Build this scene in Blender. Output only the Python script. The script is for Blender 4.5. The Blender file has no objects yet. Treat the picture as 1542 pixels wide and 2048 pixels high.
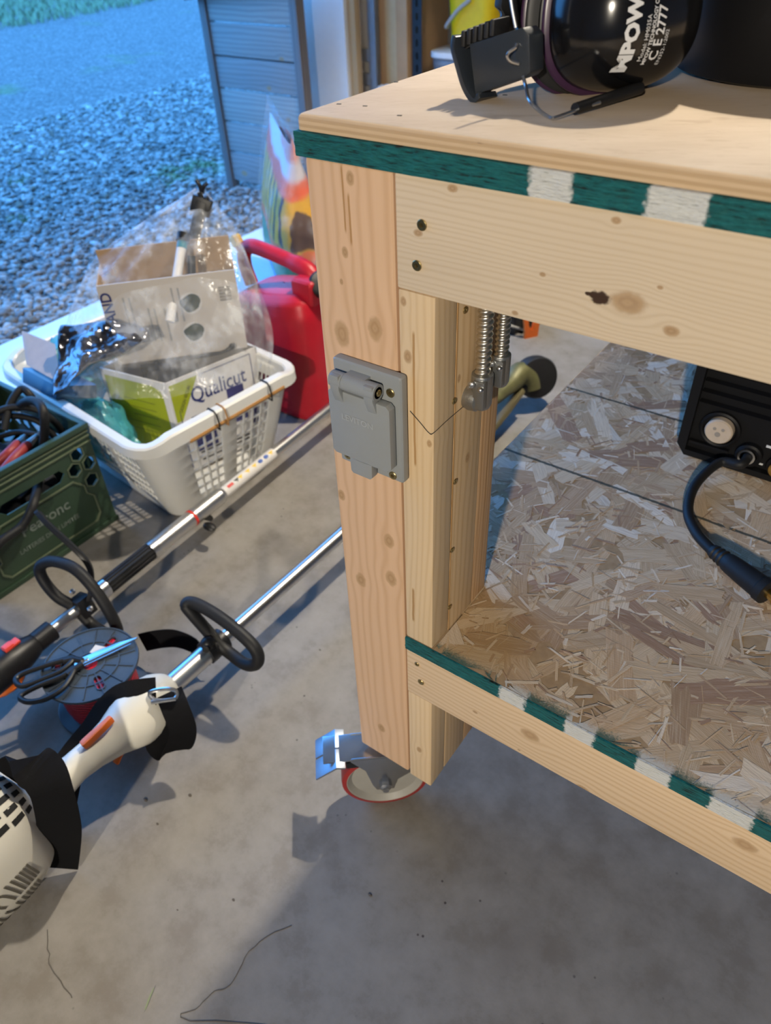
import bpy, bmesh, math, random
import numpy as np
from mathutils import Vector as V, Matrix, noise as mnoise
from mathutils.geometry import tessellate_polygon

random.seed(7)
scene = bpy.context.scene
C = scene.collection

# ------------------------------------------------------------------ camera
CAM = V((0.4418, -0.4917, 1.1852))
YAW, PITCH, ROLL, FPX = -0.6505, 0.6996, -0.0451, 1491.5
FW = V((math.sin(YAW) * math.cos(PITCH), math.cos(YAW) * math.cos(PITCH), -math.sin(PITCH)))
_r = V((math.cos(YAW), -math.sin(YAW), 0)); _u = _r.cross(FW)
RT = _r * math.cos(ROLL) + _u * math.sin(ROLL)
UP = _u * math.cos(ROLL) - _r * math.sin(ROLL)
cam = bpy.data.cameras.new('camera')
cam.sensor_fit = 'HORIZONTAL'; cam.sensor_width = 36.0; cam.lens = FPX / 1542 * 36.0
cam.clip_start = 0.02; cam.clip_end = 200
cam.dof.use_dof = True; cam.dof.focus_distance = 0.78; cam.dof.aperture_fstop = 9.0
camo = bpy.data.objects.new('camera', cam); C.objects.link(camo)
camo.matrix_world = Matrix(((RT.x, UP.x, -FW.x, CAM.x), (RT.y, UP.y, -FW.y, CAM.y), (RT.z, UP.z, -FW.z, CAM.z), (0, 0, 0, 1)))
scene.camera = camo

# ------------------------------------------------------------------ dusk sky and exposure
world = bpy.data.worlds.new('dusk_sky'); scene.world = world; world.use_nodes = True
bg = world.node_tree.nodes['Background']
bg.inputs['Color'].default_value = (0.085, 0.38, 1.0, 1); bg.inputs['Strength'].default_value = 5.3
scene.view_settings.view_transform = 'Standard'; scene.view_settings.look = 'None'
scene.view_settings.exposure = 0.0; scene.view_settings.gamma = 1.0
scene.view_settings.use_curve_mapping = False
LAMP_BACK, LAMP_FRONT = 250, 480           # watts of the hanging bulb and the added floodlight
LAMP_COL = (1.0, 0.90, 0.74)

# ------------------------------------------------------------------ helpers
def at(px, py, X=None, Y=None, Z=None):
    """point of the room that the photograph shows at a pixel, on a given plane"""
    d = FW + RT * ((px - 771) / FPX) - UP * ((py - 1024) / FPX)
    if Z is not None: t = (Z - CAM.z) / d.z
    elif Y is not None: t = (Y - CAM.y) / d.y
    else: t = (X - CAM.x) / d.x
    return CAM + d * t

def frame_from(t):
    t = t.normalized(); a = V((0, 0, 1)) if abs(t.z) < 0.9 else V((1, 0, 0))
    n = t.cross(a).normalized(); return n, t.cross(n).normalized()

def smooth_path(pts, n=6, closed=False):
    """Catmull-Rom through points"""
    pts = [V(p) for p in pts]; out = []; m = len(pts)
    rng = range(m if closed else m - 1)
    for i in rng:
        if closed: a, b, c, d = pts[i - 1], pts[i], pts[(i + 1) % m], pts[(i + 2) % m]
        else: a, b, c, d = pts[max(i - 1, 0)], pts[i], pts[i + 1], pts[min(i + 2, m - 1)]
        for k in range(n):
            t = k / n
            out.append(0.5 * ((2 * b) + (c - a) * t + (2 * a - 5 * b + 4 * c - d) * t * t + (3 * b - a - 3 * c + d) * t ** 3))
    if not closed: out.append(pts[-1])
    return out

class MB:
    def __init__(self): self.v = []; self.f = []
    def add(self, vs, fs):
        o = len(self.v); self.v += [tuple(p) for p in vs]; self.f += [tuple(i + o for i in q) for q in fs]; return self
    def box(self, x0, x1, y0, y1, z0, z1):
        return self.add([(x0,y0,z0),(x1,y0,z0),(x1,y1,z0),(x0,y1,z0),(x0,y0,z1),(x1,y0,z1),(x1,y1,z1),(x0,y1,z1)],
                        [(0,3,2,1),(4,5,6,7),(0,1,5,4),(1,2,6,5),(2,3,7,6),(3,0,4,7)])
    def obox(self, c, a, b, d):
        c, a, b, d = V(c), V(a), V(b), V(d); vs = []
        if a.cross(b).dot(d) < 0: a = -a
        for k in (-1, 1):
            for s, t in ((-1,-1),(1,-1),(1,1),(-1,1)): vs.append(c + a * s + b * t + d * k)
        return self.add(vs, [(0,3,2,1),(4,5,6,7),(0,1,5,4),(1,2,6,5),(2,3,7,6),(3,0,4,7)])
    def tube(self, path, r, n=10, closed=False, caps=True, sq=None):
        P = [V(p) for p in path]; m = len(P); rr = r if isinstance(r, (list, tuple)) else [r] * m
        T = [((P[(i+1) % m] - P[i-1]) if closed else (P[min(i+1,m-1)] - P[max(i-1,0)])).normalized() for i in range(m)]
        a, b = frame_from(T[0]); vs = []; N = a
        for i in range(m):
            N = (N - T[i] * N.dot(T[i])).normalized(); B = T[i].cross(N)
            for k in range(n):
                an = 2 * math.pi * k / n
                vs.append(P[i] + (N * math.cos(an) + B * math.sin(an)) * rr[i])
        fs = []
        for i in range(m if closed else m - 1):
            j = (i + 1) % m
            for k in range(n): fs.append((i*n+k, i*n+(k+1) % n, j*n+(k+1) % n, j*n+k))
        if caps and not closed: fs += [tuple(range(n))[::-1], tuple((m-1)*n+k for k in range(n))]
        return self.add(vs, fs)
    def cyl(self, p0, p1, r0, r1=None, n=20): return self.tube([p0, p1], [r0, r0 if r1 is None else r1], n)
    def lathe(self, prof, o, axis, n=32, ref=None, cap0=True, cap1=True):
        o = V(o); ax = V(axis).normalized(); a, b = frame_from(ax)
        if ref is not None: a = (V(ref) - ax * V(ref).dot(ax)).normalized(); b = ax.cross(a)
        vs = []; fs = []; m = len(prof)
        for r, h in prof:
            for k in range(n):
                an = 2 * math.pi * k / n; vs.append(o + ax * h + (a * math.cos(an) + b * math.sin(an)) * r)
        for i in range(m - 1):
            for k in range(n): fs.append((i*n+k, i*n+(k+1) % n, (i+1)*n+(k+1) % n, (i+1)*n+k))
        if cap0: fs.append(tuple(range(n))[::-1])
        if cap1: fs.append(tuple((m-1)*n+k for k in range(n)))
        return self.add(vs, fs)
    def plate(self, outer, holes, o, u, v, w):
        """flat polygon with holes in the (u, v) frame, thickness vector w"""
        o, u, v, w = V(o), V(u), V(v), V(w); loops = [outer] + list(holes)
        tri = tessellate_polygon([[V((p[0], p[1], 0)) for p in L] for L in loops])
        flat = [p for L in loops for p in L]; n = len(flat)
        vs = [o + u * p[0] + v * p[1] for p in flat]; vs += [q + w for q in vs]
        fs = []
        for t in tri:
            a, b, c = [flat[i] for i in t]
            s = (b[0]-a[0])*(c[1]-a[1]) - (b[1]-a[1])*(c[0]-a[0])
            t = t if s > 0 else t[::-1]
            fs += [tuple(t)[::-1], tuple(i + n for i in t)]
        k = 0
        for L in loops:
            m = len(L)
            for i in range(m): fs.append((k+i, k+(i+1) % m, k+(i+1) % m+n, k+i+n))
            k += m
        return self.add(vs, fs)
    def ribbon(self, path, wdirs, width, th=0.002):
        P = [V(p) for p in path]; m = len(P); vs = []; fs = []
        if not isinstance(wdirs, (list, tuple)) or isinstance(wdirs[0], (int, float)): wdirs = [V(wdirs)] * m
        ws = width if isinstance(width, (list, tuple)) else [width] * m
        for i in range(m):
            t = (P[min(i+1,m-1)] - P[max(i-1,0)]).normalized(); w = V(wdirs[i]); w = (w - t * w.dot(t)).normalized(); nn = t.cross(w)
            for s, q in ((-1,-1),(1,-1),(1,1),(-1,1)): vs.append(P[i] + w * (s * ws[i] / 2) + nn * (q * th / 2))
        for i in range(m - 1):
            for k in range(4): fs.append((i*4+k, i*4+(k+1) % 4, i*4+4+(k+1) % 4, i*4+4+k))
        fs += [(3,2,1,0), tuple((m-1)*4+k for k in range(4))]
        return self.add(vs, fs)
    def grid(self, fn, nu, nv, closed_u=False, skip=None):
        vs = [fn(i / nu, j / nv) for j in range(nv + 1) for i in range(nu if closed_u else nu + 1)]
        w = nu if closed_u else nu + 1; fs = []
        for j in range(nv):
            for i in range(nu):
                if skip and skip(i, j): continue
                fs.append((j*w+i, j*w+(i+1) % w, (j+1)*w+(i+1) % w, (j+1)*w+i))
        return self.add(vs, fs)
    def ball(self, c, r, n=12, m=8, sc=(1,1,1)):
        c = V(c)
        return self.grid(lambda u, v: (c.x + r*sc[0]*math.sin(math.pi*max(.002,min(.998,v)))*math.cos(2*math.pi*u), c.y + r*sc[1]*math.sin(math.pi*max(.002,min(.998,v)))*math.sin(2*math.pi*u), c.z - r*sc[2]*math.cos(math.pi*v)), n, m, True)
    def mesh(self, name, bevel=0, segs=2, angle=35, smooth=True, fixn=True):
        me = bpy.data.meshes.new(name); me.from_pydata(self.v, [], self.f)
        if bevel or fixn:
            bm = bmesh.new(); bm.from_mesh(me)
            if fixn: bmesh.ops.recalc_face_normals(bm, faces=bm.faces)
            if bevel:
                es = [e for e in bm.edges if e.is_manifold and e.calc_face_angle(0) > math.radians(38)]
                bmesh.ops.bevel(bm, geom=es, offset=bevel, offset_type='OFFSET', segments=segs, profile=0.6, affect='EDGES', clamp_overlap=True)
            bm.to_mesh(me); bm.free()
        if smooth:
            me.polygons.foreach_set('use_smooth', [True] * len(me.polygons)); me.set_sharp_from_angle(angle=math.radians(angle))
        me.update(); return me
    def build(self, name, mat, parent=None, label=None, loc=None, **kw):
        return link(name, self.mesh(name, **kw), mat, parent, label, loc)

def link(name, me, mat=None, parent=None, label=None, loc=None):
    o = bpy.data.objects.new(name, me)
    if mat is not None and not me.materials: me.materials.append(mat)
    C.objects.link(o)
    if parent is not None: o.parent = parent
    if label: o['label'] = label
    if loc is not None: o.location = loc
    return o
def thing(name, label, cat, loc=(0, 0, 0), rz=0, group=None):
    o = bpy.data.objects.new(name, None); C.objects.link(o); o.empty_display_size = 0.05
    o.location = loc; o.rotation_euler = (0, 0, rz); return tag(o, label, cat, group)
def tag(o, label, cat, group=None):
    o['label'] = label; o['category'] = cat
    if group: o['group'] = group
    return o
def struct(o): o['kind'] = 'structure'; return o

def lettering(name, body, size, fn, mat, parent, align='CENTER', extrude=0, bold=0, res=3, sx=1.0, label=None):
    """real glyph outlines; fn maps (a, b) of the text plane to a point"""
    cu = bpy.data.curves.new('t', 'FONT'); cu.body = body; cu.size = size; cu.align_x = align; cu.align_y = 'CENTER'
    cu.offset = bold; cu.resolution_u = res
    to = bpy.data.objects.new('t', cu); C.objects.link(to); bpy.context.view_layer.update()
    me = bpy.data.meshes.new_from_object(to.evaluated_get(bpy.context.evaluated_depsgraph_get()))
    bpy.data.objects.remove(to); bpy.data.curves.remove(cu)
    for vt in me.vertices: vt.co = fn(vt.co.x * sx, vt.co.y)
    me.materials.clear(); me.name = name
    return link(name, me, mat, parent, label)
def plane_fn(o, u, v): o, u, v = V(o), V(u), V(v); return lambda a, b: o + u * a + v * b

# ------------------------------------------------------------------ node helpers
class S:
    def __init__(s, g, k): s.g = g; s.k = k
    def __add__(s, o): return s.g.m('ADD', s, o)
    __radd__ = __add__
    def __sub__(s, o): return s.g.m('SUBTRACT', s, o)
    def __rsub__(s, o): return s.g.m('SUBTRACT', o, s)
    def __mul__(s, o): return s.g.m('MULTIPLY', s, o)
    __rmul__ = __mul__
    def __truediv__(s, o): return s.g.m('DIVIDE', s, o)
    def abs(s): return s.g.m('ABSOLUTE', s, 0)
    def sin(s): return s.g.m('SINE', s, 0)
    def pow(s, p): return s.g.m('POWER', s, p)
    def max(s, o): return s.g.m('MAXIMUM', s, o)
    def min(s, o): return s.g.m('MINIMUM', s, o)
class G:
    def __init__(self, name):
        self.mat = bpy.data.materials.new(name); self.mat.use_nodes = True; self.nt = self.mat.node_tree
        self.b = self.nt.nodes['Principled BSDF']; self._c = None
    def new(self, t): return self.nt.nodes.new(t)
    def put(self, sock, val):
        if isinstance(val, S): self.nt.links.new(val.k, sock)
        elif isinstance(val, (tuple, list)) and len(val) == 3 and sock.type == 'RGBA': sock.default_value = (*val, 1)
        else: sock.default_value = val
    def m(self, op, a, b=0.0):
        n = self.new('ShaderNodeMath'); n.operation = op; self.put(n.inputs[0], a); self.put(n.inputs[1], b); return S(self, n.outputs[0])
    def xyz(self):
        if not self._c:
            t = self.new('ShaderNodeTexCoord'); s = self.new('ShaderNodeSeparateXYZ'); self.nt.links.new(t.outputs['Object'], s.inputs[0])
            self._c = [S(self, s.outputs[i]) for i in range(3)]; self.obj = S(self, t.outputs['Object'])
        return self._c
    def vec(self, x, y, z):
        n = self.new('ShaderNodeCombineXYZ'); self.put(n.inputs[0], x); self.put(n.inputs[1], y); self.put(n.inputs[2], z); return S(self, n.outputs[0])
    def noise(self, vec, scale=1.0, detail=3, rough=0.55):
        n = self.new('ShaderNodeTexNoise'); self.put(n.inputs['Vector'], vec); n.inputs['Scale'].default_value = scale
        n.inputs['Detail'].default_value = detail; n.inputs['Roughness'].default_value = rough; return S(self, n.outputs[0])
    def voro(self, vec, scale, feature='F1', out='Distance', rnd=1.0):
        n = self.new('ShaderNodeTexVoronoi'); n.feature = feature; self.put(n.inputs['Vector'], vec); n.inputs['Scale'].default_value = scale
        n.inputs['Randomness'].default_value = rnd; return S(self, n.outputs[out])
    def ss(self, x, lo, hi):
        n = self.new('ShaderNodeMapRange'); n.interpolation_type = 'SMOOTHSTEP'; self.put(n.inputs[0], x)
        n.inputs[1].default_value = lo; n.inputs[2].default_value = hi; return S(self, n.outputs[0])
    def mix(self, f, a, b, mode='MIX'):
        n = self.new('ShaderNodeMix'); n.data_type = 'RGBA'; n.blend_type = mode; self.put(n.inputs[0], f); self.put(n.inputs[6], a); self.put(n.inputs[7], b); return S(self, n.outputs[2])
    def attr(self, name, out='Color'):
        n = self.new('ShaderNodeAttribute'); n.attribute_name = name; return S(self, n.outputs[out])
    def bump(self, h, strength=0.3, dist=0.001):
        n = self.new('ShaderNodeBump'); self.put(n.inputs['Height'], h); n.inputs['Strength'].default_value = strength; n.inputs['Distance'].default_value = dist
        self.nt.links.new(n.outputs[0], self.b.inputs['Normal'])
    def done(self, color=None, rough=0.5, metal=0.0, spec=None, **kw):
        if color is not None: self.put(self.b.inputs['Base Color'], color)
        self.put(self.b.inputs['Roughness'], rough); self.put(self.b.inputs['Metallic'], metal)
        if spec is not None: self.b.inputs['Specular IOR Level'].default_value = spec
        for k, v in kw.items(): self.put(self.b.inputs[k.replace('_', ' ')], v)
        return self.mat

def plain(name, col, rough=0.5, metal=0.0, var=0.12, scale=40, bump=0.0, bscale=300, spec=None, **kw):
    """one-colour stuff with faint mottling and grain"""
    g = G(name); g.xyz(); n = g.noise(g.obj, scale, 4)
    dk = tuple(c * (1 - var) for c in col); lt = tuple(min(1, c * (1 + var)) for c in col)
    if bump: g.bump(g.noise(g.obj, bscale, 2), bump)
    return g.done(g.mix(n, dk, lt), rough, metal, spec, **kw)

def pine(name, L, T, knots=(), streaks=(), base=(0.70, 0.51, 0.325), dark=(0.50, 0.31, 0.155), freq=95, seed=0.0, amt=0.55, pinkish=0.0, bark=()):
    """softwood: L = axis of the length, T = axis across the face; knots (l, t, r); streaks of resin (t, w, l0, l1)"""
    g = G(name); co = g.xyz(); l = co[L]; t = co[T]; k = co[3 - L - T]
    s = t + k * 0.8
    w = g.noise(g.vec(l * 1.6 + seed, s * 9.0, seed), 1.0, 2, 0.5) * 0.055 + g.noise(g.vec(l * 5 + seed, s * 30, seed), 1.0, 2) * 0.006
    tw = s + w; mk = None; ring = None
    for (kl, kt, kr) in knots:
        a = (l - kl) / (kr * 1.5); b = (t - kt) / kr
        d2 = a * a + b * b; gauss = g.m('EXPONENT', d2 * -0.22)
        tw = tw - (t - kt) * gauss * 0.85
        d = g.m('SQRT', d2) + (g.noise(g.obj, 130, 3) - 0.5) * 0.5
        m = g.ss(d, 1.2, 0.65) * (0.92 if kr > .006 else 1.0); mk = m if mk is None else mk.max(m)
        rg = (d * 11).sin() * 0.5 + 0.5; rg = rg * m; ring = rg if ring is None else ring.max(rg)
    gr = ((tw * freq * 6.2832).sin() * 0.5 + 0.5).pow(2.2)
    fine = g.noise(g.vec(l * 14 + seed, s * 900, k * 300), 1.0, 2)
    broad = g.noise(g.vec(l * 2.5 + seed, s * 14, k * 5), 1.0, 3)
    lite = tuple(min(1, c * 1.10) for c in base); dk0 = tuple(c * 0.90 for c in base)
    if pinkish: lite = (lite[0], lite[1] * (1 - pinkish), lite[2] * (1 - pinkish * 1.2))
    col = g.mix(broad, dk0, lite); col = g.mix(gr * amt, col, dark); col = g.mix(fine * 0.22, col, dark)
    for (st, sw, l0, l1) in streaks:
        wob = (g.noise(g.vec(l * 30, seed, st * 50), 1.0, 2) - 0.5) * sw * 1.2
        band = g.ss((t - st + wob).abs(), sw, sw * 0.5) * g.ss(l, l0, l0 + 0.006) * g.ss(l, l1, l1 - 0.006)
        col = g.mix(band * 0.8, col, (0.36, 0.185, 0.055))
    if mk is not None:
        col = g.mix(mk * .85, col, (0.36, 0.21, 0.095)); col = g.mix(ring * 0.38, col, (0.58, 0.40, 0.22))
    for (kl, kt, kr) in bark:
        a = (l - kl) / (kr * 1.5); b = (t - kt) / kr; d = g.m('SQRT', a * a + b * b) + (g.noise(g.obj, 220, 3) - 0.5) * 0.9
        col = g.mix(g.ss(d, 1.1, 0.7), col, (0.055, 0.028, 0.015))
    g.bump(fine * 0.6 + gr * 0.4, 0.25, 0.0006)
    return g.done(col, 0.55, 0, 0.35)

# ------------------------------------------------------------------ common materials
M_BLACK = plain('black_plastic', (0.010, 0.010, 0.011), 0.42, spec=0.35)
M_BLACKS = plain('black_gloss_shell', (0.006, 0.006, 0.007), 0.16, spec=0.5)
M_RUBBER = plain('black_rubber', (0.012, 0.012, 0.013), 0.55, bump=0.1, spec=0.3)
M_WEB = plain('black_webbing', (0.006, 0.006, 0.007), 0.9, bump=0.4, bscale=900, spec=0.12)
M_STEEL = plain('bright_steel', (0.62, 0.62, 0.62), 0.28, 1.0)
M_ALU = plain('aluminium_tube', (0.66, 0.65, 0.63), 0.33, 1.0)
M_ZINC = plain('zinc_casting', (0.42, 0.41, 0.39), 0.42, 1.0, bump=0.15, bscale=400)
M_BRASS = plain('brass', (0.75, 0.50, 0.16), 0.25, 1.0)
M_SCREW = plain('yellow_zinc_screw', (0.46, 0.36, 0.17), 0.35, 1.0)
M_DARK = plain('dark_recess', (0.006, 0.006, 0.006), 0.8)
M_WHITE = plain('white_plastic', (0.76, 0.75, 0.71), 0.38, var=0.03)
M_ORANGE = plain('orange_plastic', (0.80, 0.16, 0.015), 0.4)
M_RED = plain('red_polyethylene', (0.42, 0.004, 0.016), 0.42, var=0.06)
M_CARD = plain('brown_cardboard', (0.42, 0.27, 0.145), 0.8, scale=15, bump=0.1)
M_PAPER = plain('printed_white_card', (0.72, 0.69, 0.66), 0.6, var=0.03)
M_INK = plain('black_ink', (0.03, 0.03, 0.03), 0.6)
M_BLUEINK = plain('blue_ink', (0.02, 0.03, 0.15), 0.6)
M_PRINT = plain('white_print', (0.62, 0.63, 0.65), 0.5, var=0.02)

# ------------------------------------------------------------------ the garage
g = G('concrete_slab'); x, y, z = g.xyz()
n1 = g.noise(g.obj, 2.2, 4); n2 = g.noise(g.obj, 13, 7, 0.7); n3 = g.noise(g.obj, 60, 3); n4 = g.noise(g.obj, 4.5, 3)
col = g.mix(g.ss(n1, .3, .7), (0.205, 0.188, 0.165), (0.25, 0.236, 0.216))
col = g.mix(g.ss(n2, .42, .70) * 0.5, col, (0.33, 0.31, 0.285)); col = g.mix(g.ss(n2, .50, .36) * 0.4, col, (0.15, 0.125, 0.095))
col = g.mix(g.ss(n4, .58, .74) * 0.4, col, (0.15, 0.13, 0.11)); col = g.mix(n3 * 0.3, col, (0.18, 0.16, 0.14))
sp = g.voro(g.obj, 45); col = g.mix(g.ss(sp, .12, .05) * g.ss(g.noise(g.obj, 7, 2), .55, .65), col, (0.05, 0.04, 0.035))
g.bump(n2 * 0.7 + n3 * 0.4, 0.25, 0.003)
M_CONC = g.done(col, g.ss(n2, .2, .9) * 0.25 + 0.5, 0, 0.4)
XD, YJ = -2.045, 2.63          # door line and far door jamb
floor = struct(MB().box(XD, 4.5, -3.6, 5.2, -0.12, 0).build('floor', M_CONC))
# hairline crack that wanders over the slab
cm = MB(); M_CRACK = plain('crack_shadow', (0.10, 0.09, 0.078), 0.9)
def crack(pix, w):
    pts = smooth_path([at(a, b, Z=0.0006) for a, b in pix], 5)
    pts = [p + V((mnoise.noise(p * 60) * .004, mnoise.noise(p * 60 + V((9, 0, 0))) * .004, 0)) for p in pts]
    cm.ribbon(pts, [V((0, 0, 1)).cross(pts[min(i + 1, len(pts) - 1)] - pts[max(i - 1, 0)]) for i in range(len(pts))], [w * (0.5 + 0.5 * abs(mnoise.noise(p * 90))) for p in pts], 0.0004)
crack([(735, 2060), (775, 2005), (840, 1980), (885, 1960), (940, 1900), (1000, 1858), (1090, 1842), (1150, 1790)][:1] + [(380, 2040), (400, 2010), (430, 1985), (460, 1970), (490, 1915), (540, 1870), (580, 1850)], 0.0016)
crack([(95, 1860), (98, 1920), (112, 1955), (145, 1995)], 0.0014)
cm.build('crack', M_CRACK, floor, smooth=False)
sill = plain('white_threshold_paint', (0.78, 0.77, 0.74), 0.55, var=0.08, scale=9)
struct(MB().box(XD - 0.01, -1.62, -0.95, YJ, 0.0002, 0.004).build('trim_1', sill))
M_WALL = plain('painted_drywall', (0.74, 0.71, 0.66), 0.8, var=0.05, scale=3, bump=0.1)
M_TRIM = plain('white_trim_paint', (0.80, 0.80, 0.80), 0.5, var=0.03)
struct(MB().box(-2.40, 4.7, 5.2, 5.35, -0.1, 2.8).build('wall_back', M_WALL))
struct(MB().box(4.5, 4.65, -3.6, 5.2, -0.1, 2.8).build('wall_right', M_WALL))
struct(MB().box(-2.40, 4.7, -3.75, -3.6, -0.1, 2.8).build('wall_front', M_WALL))
struct(MB().box(-2.40, 4.7, -3.75, 5.35, 2.8, 2.95).build('ceiling', M_WALL))
wl = struct(MB().box(-2.36, XD, YJ + .02, 5.2, -0.1, 2.8).box(-2.36, XD, -3.6, -0.97, -0.1, 2.8).box(-2.36, XD, -0.97, YJ + .02, 2.30, 2.8).build('wall_left', M_WALL))
# white jamb boards that line the door opening
struct(MB().box(-2.40, XD + .004, YJ - .002, YJ + .018, -0.03, 2.31).box(-2.40, XD + .004, -.97, -.95, -.03, 2.31).build('trim_2', M_TRIM, bevel=0.003))

# ------------------------------------------------------------------ outdoors: gravel yard, lawn
g = G('gravel_bed'); x, y, z = g.xyz()
vc = g.voro(g.obj, 42, out='Color'); vd = g.voro(g.obj, 42); bw = g.new('ShaderNodeRGBToBW'); g.put(bw.inputs[0], vc); st = S(g, bw.outputs[0])
big = g.noise(g.obj, 0.6, 4); col = g.mix(st, (0.11, 0.105, 0.10), (0.42, 0.40, 0.38)); col = g.mix(g.ss(vd, .35, .6) * 0.7, col, (0.06, 0.055, 0.05))
col = g.mix(g.ss(g.noise(g.obj, 1.3, 5, .6), .60, .72) * 0.55, col, (0.13, 0.19, 0.05))
moss = g.ss(g.m('SQRT', (x + 3.15) * (x + 3.15) * 2.2 + (y - 2.55) * (y - 2.55)), .45, .12) * g.ss(g.noise(g.obj, 12, 3), .4, .6); col = g.mix(moss * 0.8, col, (0.13, 0.22, 0.04))
g.bump(g.ss(vd, .5, .1) + g.noise(g.obj, 130, 2) * .3, 0.9, 0.012)
M_GRAVEL = g.done(col, 0.85, 0, 0.2)
gv = struct(MB().box(-40, XD - .02, -30, 40, -0.14, -0.045).build('ground', M_GRAVEL))
def scatter(name, n, region, rmin, rmax, mat, label, cat, z0=-0.045, shape=(1, 1, .65), parent=None, seed=1, dens=None):
    rs = np.random.RandomState(seed); t = (1 + 5 ** .5) / 2
    ico = np.array([(-1,t,0),(1,t,0),(-1,-t,0),(1,-t,0),(0,-1,t),(0,1,t),(0,-1,-t),(0,1,-t),(t,0,-1),(t,0,1),(-t,0,-1),(-t,0,1)]) / math.sqrt(1 + t * t)
    tri = np.array([(0,11,5),(0,5,1),(0,1,7),(0,7,10),(0,10,11),(1,5,9),(5,11,4),(11,10,2),(10,7,6),(7,1,8),(3,9,4),(3,4,2),(3,2,6),(3,6,8),(3,8,9),(4,9,5),(2,4,11),(6,2,10),(8,6,7),(9,8,1)])
    x0, x1, y0, y1 = region; u = rs.rand(n) ** (dens or 1.0)
    px = x1 - (x1 - x0) * u; py = y0 + (y1 - y0) * rs.rand(n)
    px = np.where((px > -2.44) & ((py > YJ - .03) | (py < -.93)), px - .42, px)      # none under the garage wall
    r = rmin + (rmax - rmin) * rs.rand(n) ** 2
    q = rs.normal(size=(n, 4)); q /= np.linalg.norm(q, axis=1)[:, None]; w, a, b, c = q.T
    R = np.stack([1-2*(b*b+c*c), 2*(a*b-c*w), 2*(a*c+b*w), 2*(a*b+c*w), 1-2*(a*a+c*c), 2*(b*c-a*w), 2*(a*c-b*w), 2*(b*c+a*w), 1-2*(a*a+b*b)], 1).reshape(n, 3, 3)
    pts = ico[None] * (0.75 + 0.5 * rs.rand(n, 12, 1)) * np.array([1.25, .95, .75]); pts = np.einsum('nij,nkj->nki', R, pts) * r[:, None, None] * np.array(shape)
    pts += np.stack([px, py, z0 + r * .25 + rs.rand(n) * .006], 1)[:, None]
    me = bpy.data.meshes.new(name); nv = n * 12; nf = n * 20
    me.vertices.add(nv); me.vertices.foreach_set('co', pts.reshape(-1).astype(np.float32))
    idx = (tri[None] + (np.arange(n) * 12)[:, None, None]).reshape(-1).astype(np.int32)
    me.loops.add(nf * 3); me.loops.foreach_set('vertex_index', idx); me.polygons.add(nf)
    me.polygons.foreach_set('loop_start', np.arange(0, nf * 3, 3, dtype=np.int32)); me.update(calc_edges=True)
    at_ = me.attributes.new('tone', 'FLOAT', 'POINT'); at_.data.foreach_set('value', np.repeat(rs.rand(n), 12).astype(np.float32))
    o = link(name, me, mat); tag(o, label, cat); o['kind'] = 'stuff'; return o
g = G('gravel_stone'); g.xyz(); tn = g.attr('tone', 'Fac'); col = g.mix(tn, (0.13, 0.125, 0.12), (0.50, 0.485, 0.465))
col = g.mix(g.ss(tn, .95, .99), col, (0.6, 0.58, 0.55)); col = g.mix(g.ss(tn, .13, .05) * .8, col, (0.25, 0.19, 0.13)); col = g.mix(g.noise(g.obj, 200, 2) * .3, col, (0.16, 0.16, 0.16))
mx, my, mz = g.xyz(); moss = g.ss(g.m('SQRT', (mx + 3.15) * (mx + 3.15) * 2.2 + (my - 2.55) * (my - 2.55)), .42, .10) * g.ss(g.noise(g.obj, 9, 3), .42, .6)
col = g.mix(moss * 0.7, col, (0.12, 0.2, 0.04)); M_STONE = g.done(col, 0.75, 0, 0.3)
scatter('gravel', 34000, (-5.2, XD - .03, -.2, 5.6), .008, .023, M_STONE, 'loose grey crushed gravel covering the yard outside the garage', 'gravel', dens=1.35)
def blades(name, spots, n, h, mat, label, cat, rad):
    mb = MB(); rs = random.Random(5)
    for (cx, cy, rx, ry) in spots:
        for i in range(n):
            a = rs.random() * 6.283; q = math.sqrt(rs.random()); bx_, by_ = cx + rx * q * math.cos(a), cy + ry * q * math.sin(a)
            d = rs.random() * 6.283; hh = h * (.5 + rs.random() * .7); w = rad * (.6 + rs.random() * .6); e = V((math.cos(d), math.sin(d), 0)); s = V((-e.y, e.x, 0)) * w
            o = V((bx_, by_, -.045)); mb.add([o - s, o + s, o + e * hh * .25 + V((0, 0, hh * .6)) + s * .7, o + e * hh * .25 + V((0, 0, hh * .6)) - s * .7, o + e * hh * .6 + V((0, 0, hh))], [(0, 1, 2, 3), (3, 2, 4)])
    o = mb.build(name, mat, smooth=False, fixn=False); tag(o, label, cat); o['kind'] = 'stuff'; return o
M_GRASS = plain('grass_blade', (0.24, 0.29, 0.15), 0.7, var=0.4, scale=3)
blades('lawn_grass', [(-12.5, 6.0, 2.6, 4.5)], 12000, .09, M_GRASS, 'green lawn beyond the gravel at the far edge of the yard', 'grass', .012)
blades('moss_tuft', [(-3.15, 2.55, .16, .20), (-3.3, 1.5, .07, .05), (-3.9, 1.9, .09, .06)], 260, .022, M_GRASS, 'low green weeds growing in the gravel near the wooden gate', 'weeds', .002)

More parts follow.
